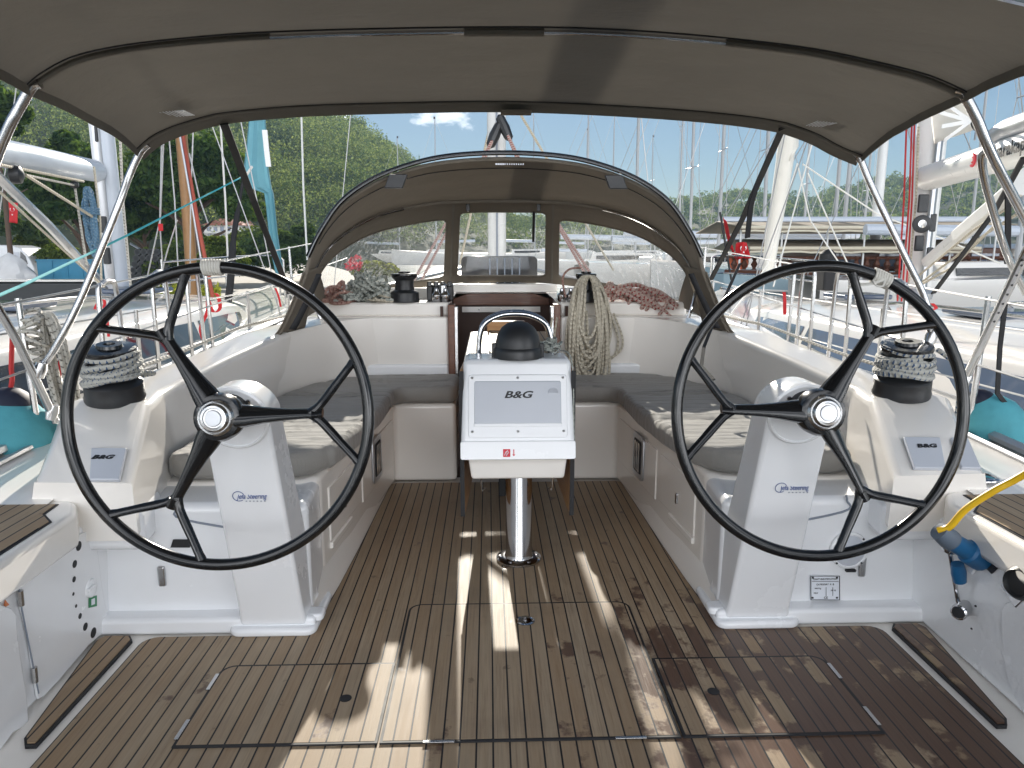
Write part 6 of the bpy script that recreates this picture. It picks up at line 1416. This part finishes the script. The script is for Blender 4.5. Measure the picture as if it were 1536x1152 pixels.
for px, py, wx, amp in ((665, 176, .060, 1.0), (505, 183, .032, 1.0), (850, 160, .03, .5), (470, 175, .03, .9)):
    d = ray(px, py).normalized(); dv_ = nd(nt, 'ShaderNodeVectorMath', operation='SUBTRACT'); nt.links.new(tc.outputs['Generated'], dv_.inputs[0]); dv_.inputs[1].default_value = d
    sc_ = nd(nt, 'ShaderNodeVectorMath', operation='MULTIPLY'); nt.links.new(dv_.outputs[0], sc_.inputs[0]); sc_.inputs[1].default_value = (1 / wx, 1 / wx, 2.3 / wx)
    ln = nd(nt, 'ShaderNodeVectorMath', operation='LENGTH'); nt.links.new(sc_.outputs[0], ln.inputs[0]); g_ = wm('MULTIPLY', wm('SUBTRACT', 1, ln.outputs['Value'], clamp=True), amp)
    tot = g_ if tot is None else wm('MAXIMUM', tot, g_)
cf = wm('MULTIPLY', wm('SUBTRACT', wm('MULTIPLY_ADD', nz.outputs[0], 2.0, wm('MULTIPLY', wm('POWER', tot, .6), 1.1)), 1.62), 1.5, clamp=True); 
mx = nd(nt, 'ShaderNodeMix', data_type='RGBA'); nt.links.new(cf, mx.inputs[0]); nt.links.new(sky.outputs[0], mx.inputs[6]); mx.inputs[7].default_value = (40, 40, 40.3, 1)
# bright cumulus bank added in the unseen sky astern to fill cockpit shade
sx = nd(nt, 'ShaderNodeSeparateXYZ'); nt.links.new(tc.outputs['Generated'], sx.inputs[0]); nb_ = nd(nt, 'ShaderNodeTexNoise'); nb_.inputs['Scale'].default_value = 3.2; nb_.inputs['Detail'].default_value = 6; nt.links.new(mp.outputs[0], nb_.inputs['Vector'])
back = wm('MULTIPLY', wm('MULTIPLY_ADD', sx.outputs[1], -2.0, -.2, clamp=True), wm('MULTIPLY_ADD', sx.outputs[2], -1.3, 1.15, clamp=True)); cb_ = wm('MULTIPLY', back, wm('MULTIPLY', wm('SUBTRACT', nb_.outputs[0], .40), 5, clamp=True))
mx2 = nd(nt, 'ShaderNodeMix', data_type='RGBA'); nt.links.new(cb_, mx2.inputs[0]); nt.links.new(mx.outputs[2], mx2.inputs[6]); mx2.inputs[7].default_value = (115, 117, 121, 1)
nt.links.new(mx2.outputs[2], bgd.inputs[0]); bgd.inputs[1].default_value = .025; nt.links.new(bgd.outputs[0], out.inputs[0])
sl_ = bpy.data.lights.new('sun', 'SUN'); sl_.energy = 4.0; sl_.angle = R(.5); sl_.color = (1, .93, .82); so = bpy.data.objects.new('sun', sl_); COL.objects.link(so)
sdv = Vector((math.sin(R(AZ)) * math.cos(R(EL)), math.cos(R(AZ)) * math.cos(R(EL)), math.sin(R(EL)))); so.rotation_euler = sdv.to_track_quat('Z', 'Y').to_euler(); so.location = (0, 0, 30)
HAZE = .00048
hm = bpy.data.materials.new('haze air'); hm.use_nodes = True; t_ = hm.node_tree; t_.nodes.clear(); o_ = nd(t_, 'ShaderNodeOutputMaterial'); pv = nd(t_, 'ShaderNodeVolumePrincipled'); pv.inputs['Color'].default_value = (.50, .74, 1, 1); pv.inputs['Density'].default_value = HAZE; pv.inputs['Anisotropy'].default_value = .0; t_.links.new(pv.outputs[0], o_.inputs['Volume'])
if HAZE: tag(MB().box(-700, 700, -40, 660, -2.2, 125).build('haze', hm, smooth=False), kind='stuff')
cd = bpy.data.cameras.new('camera'); cam = bpy.data.objects.new('camera', cd); COL.objects.link(cam); cd.sensor_width = 36; cd.sensor_fit = 'HORIZONTAL'; cd.lens = FP / 1536 * 36; cd.clip_start = .05; cd.clip_end = 3000
cam.matrix_world = Matrix((( RT.x, UP.x, -FW.x, CAM.x), (RT.y, UP.y, -FW.y, CAM.y), (RT.z, UP.z, -FW.z, CAM.z), (0, 0, 0, 1))); SC.camera = cam
SC.view_settings.view_transform = 'Standard'; SC.view_settings.look = 'None'; SC.view_settings.gamma = 1; SC.view_settings.exposure = 1.3
SC.render.engine = 'CYCLES'; cy = SC.cycles; cy.max_bounces = 10; cy.diffuse_bounces = 5; cy.glossy_bounces = 4; cy.transmission_bounces = 4; cy.transparent_max_bounces = 12; cy.volume_bounces = 0; cy.sample_clamp_indirect = 6; cy.caustics_reflective = False; cy.caustics_refractive = False
cy.use_denoising = True
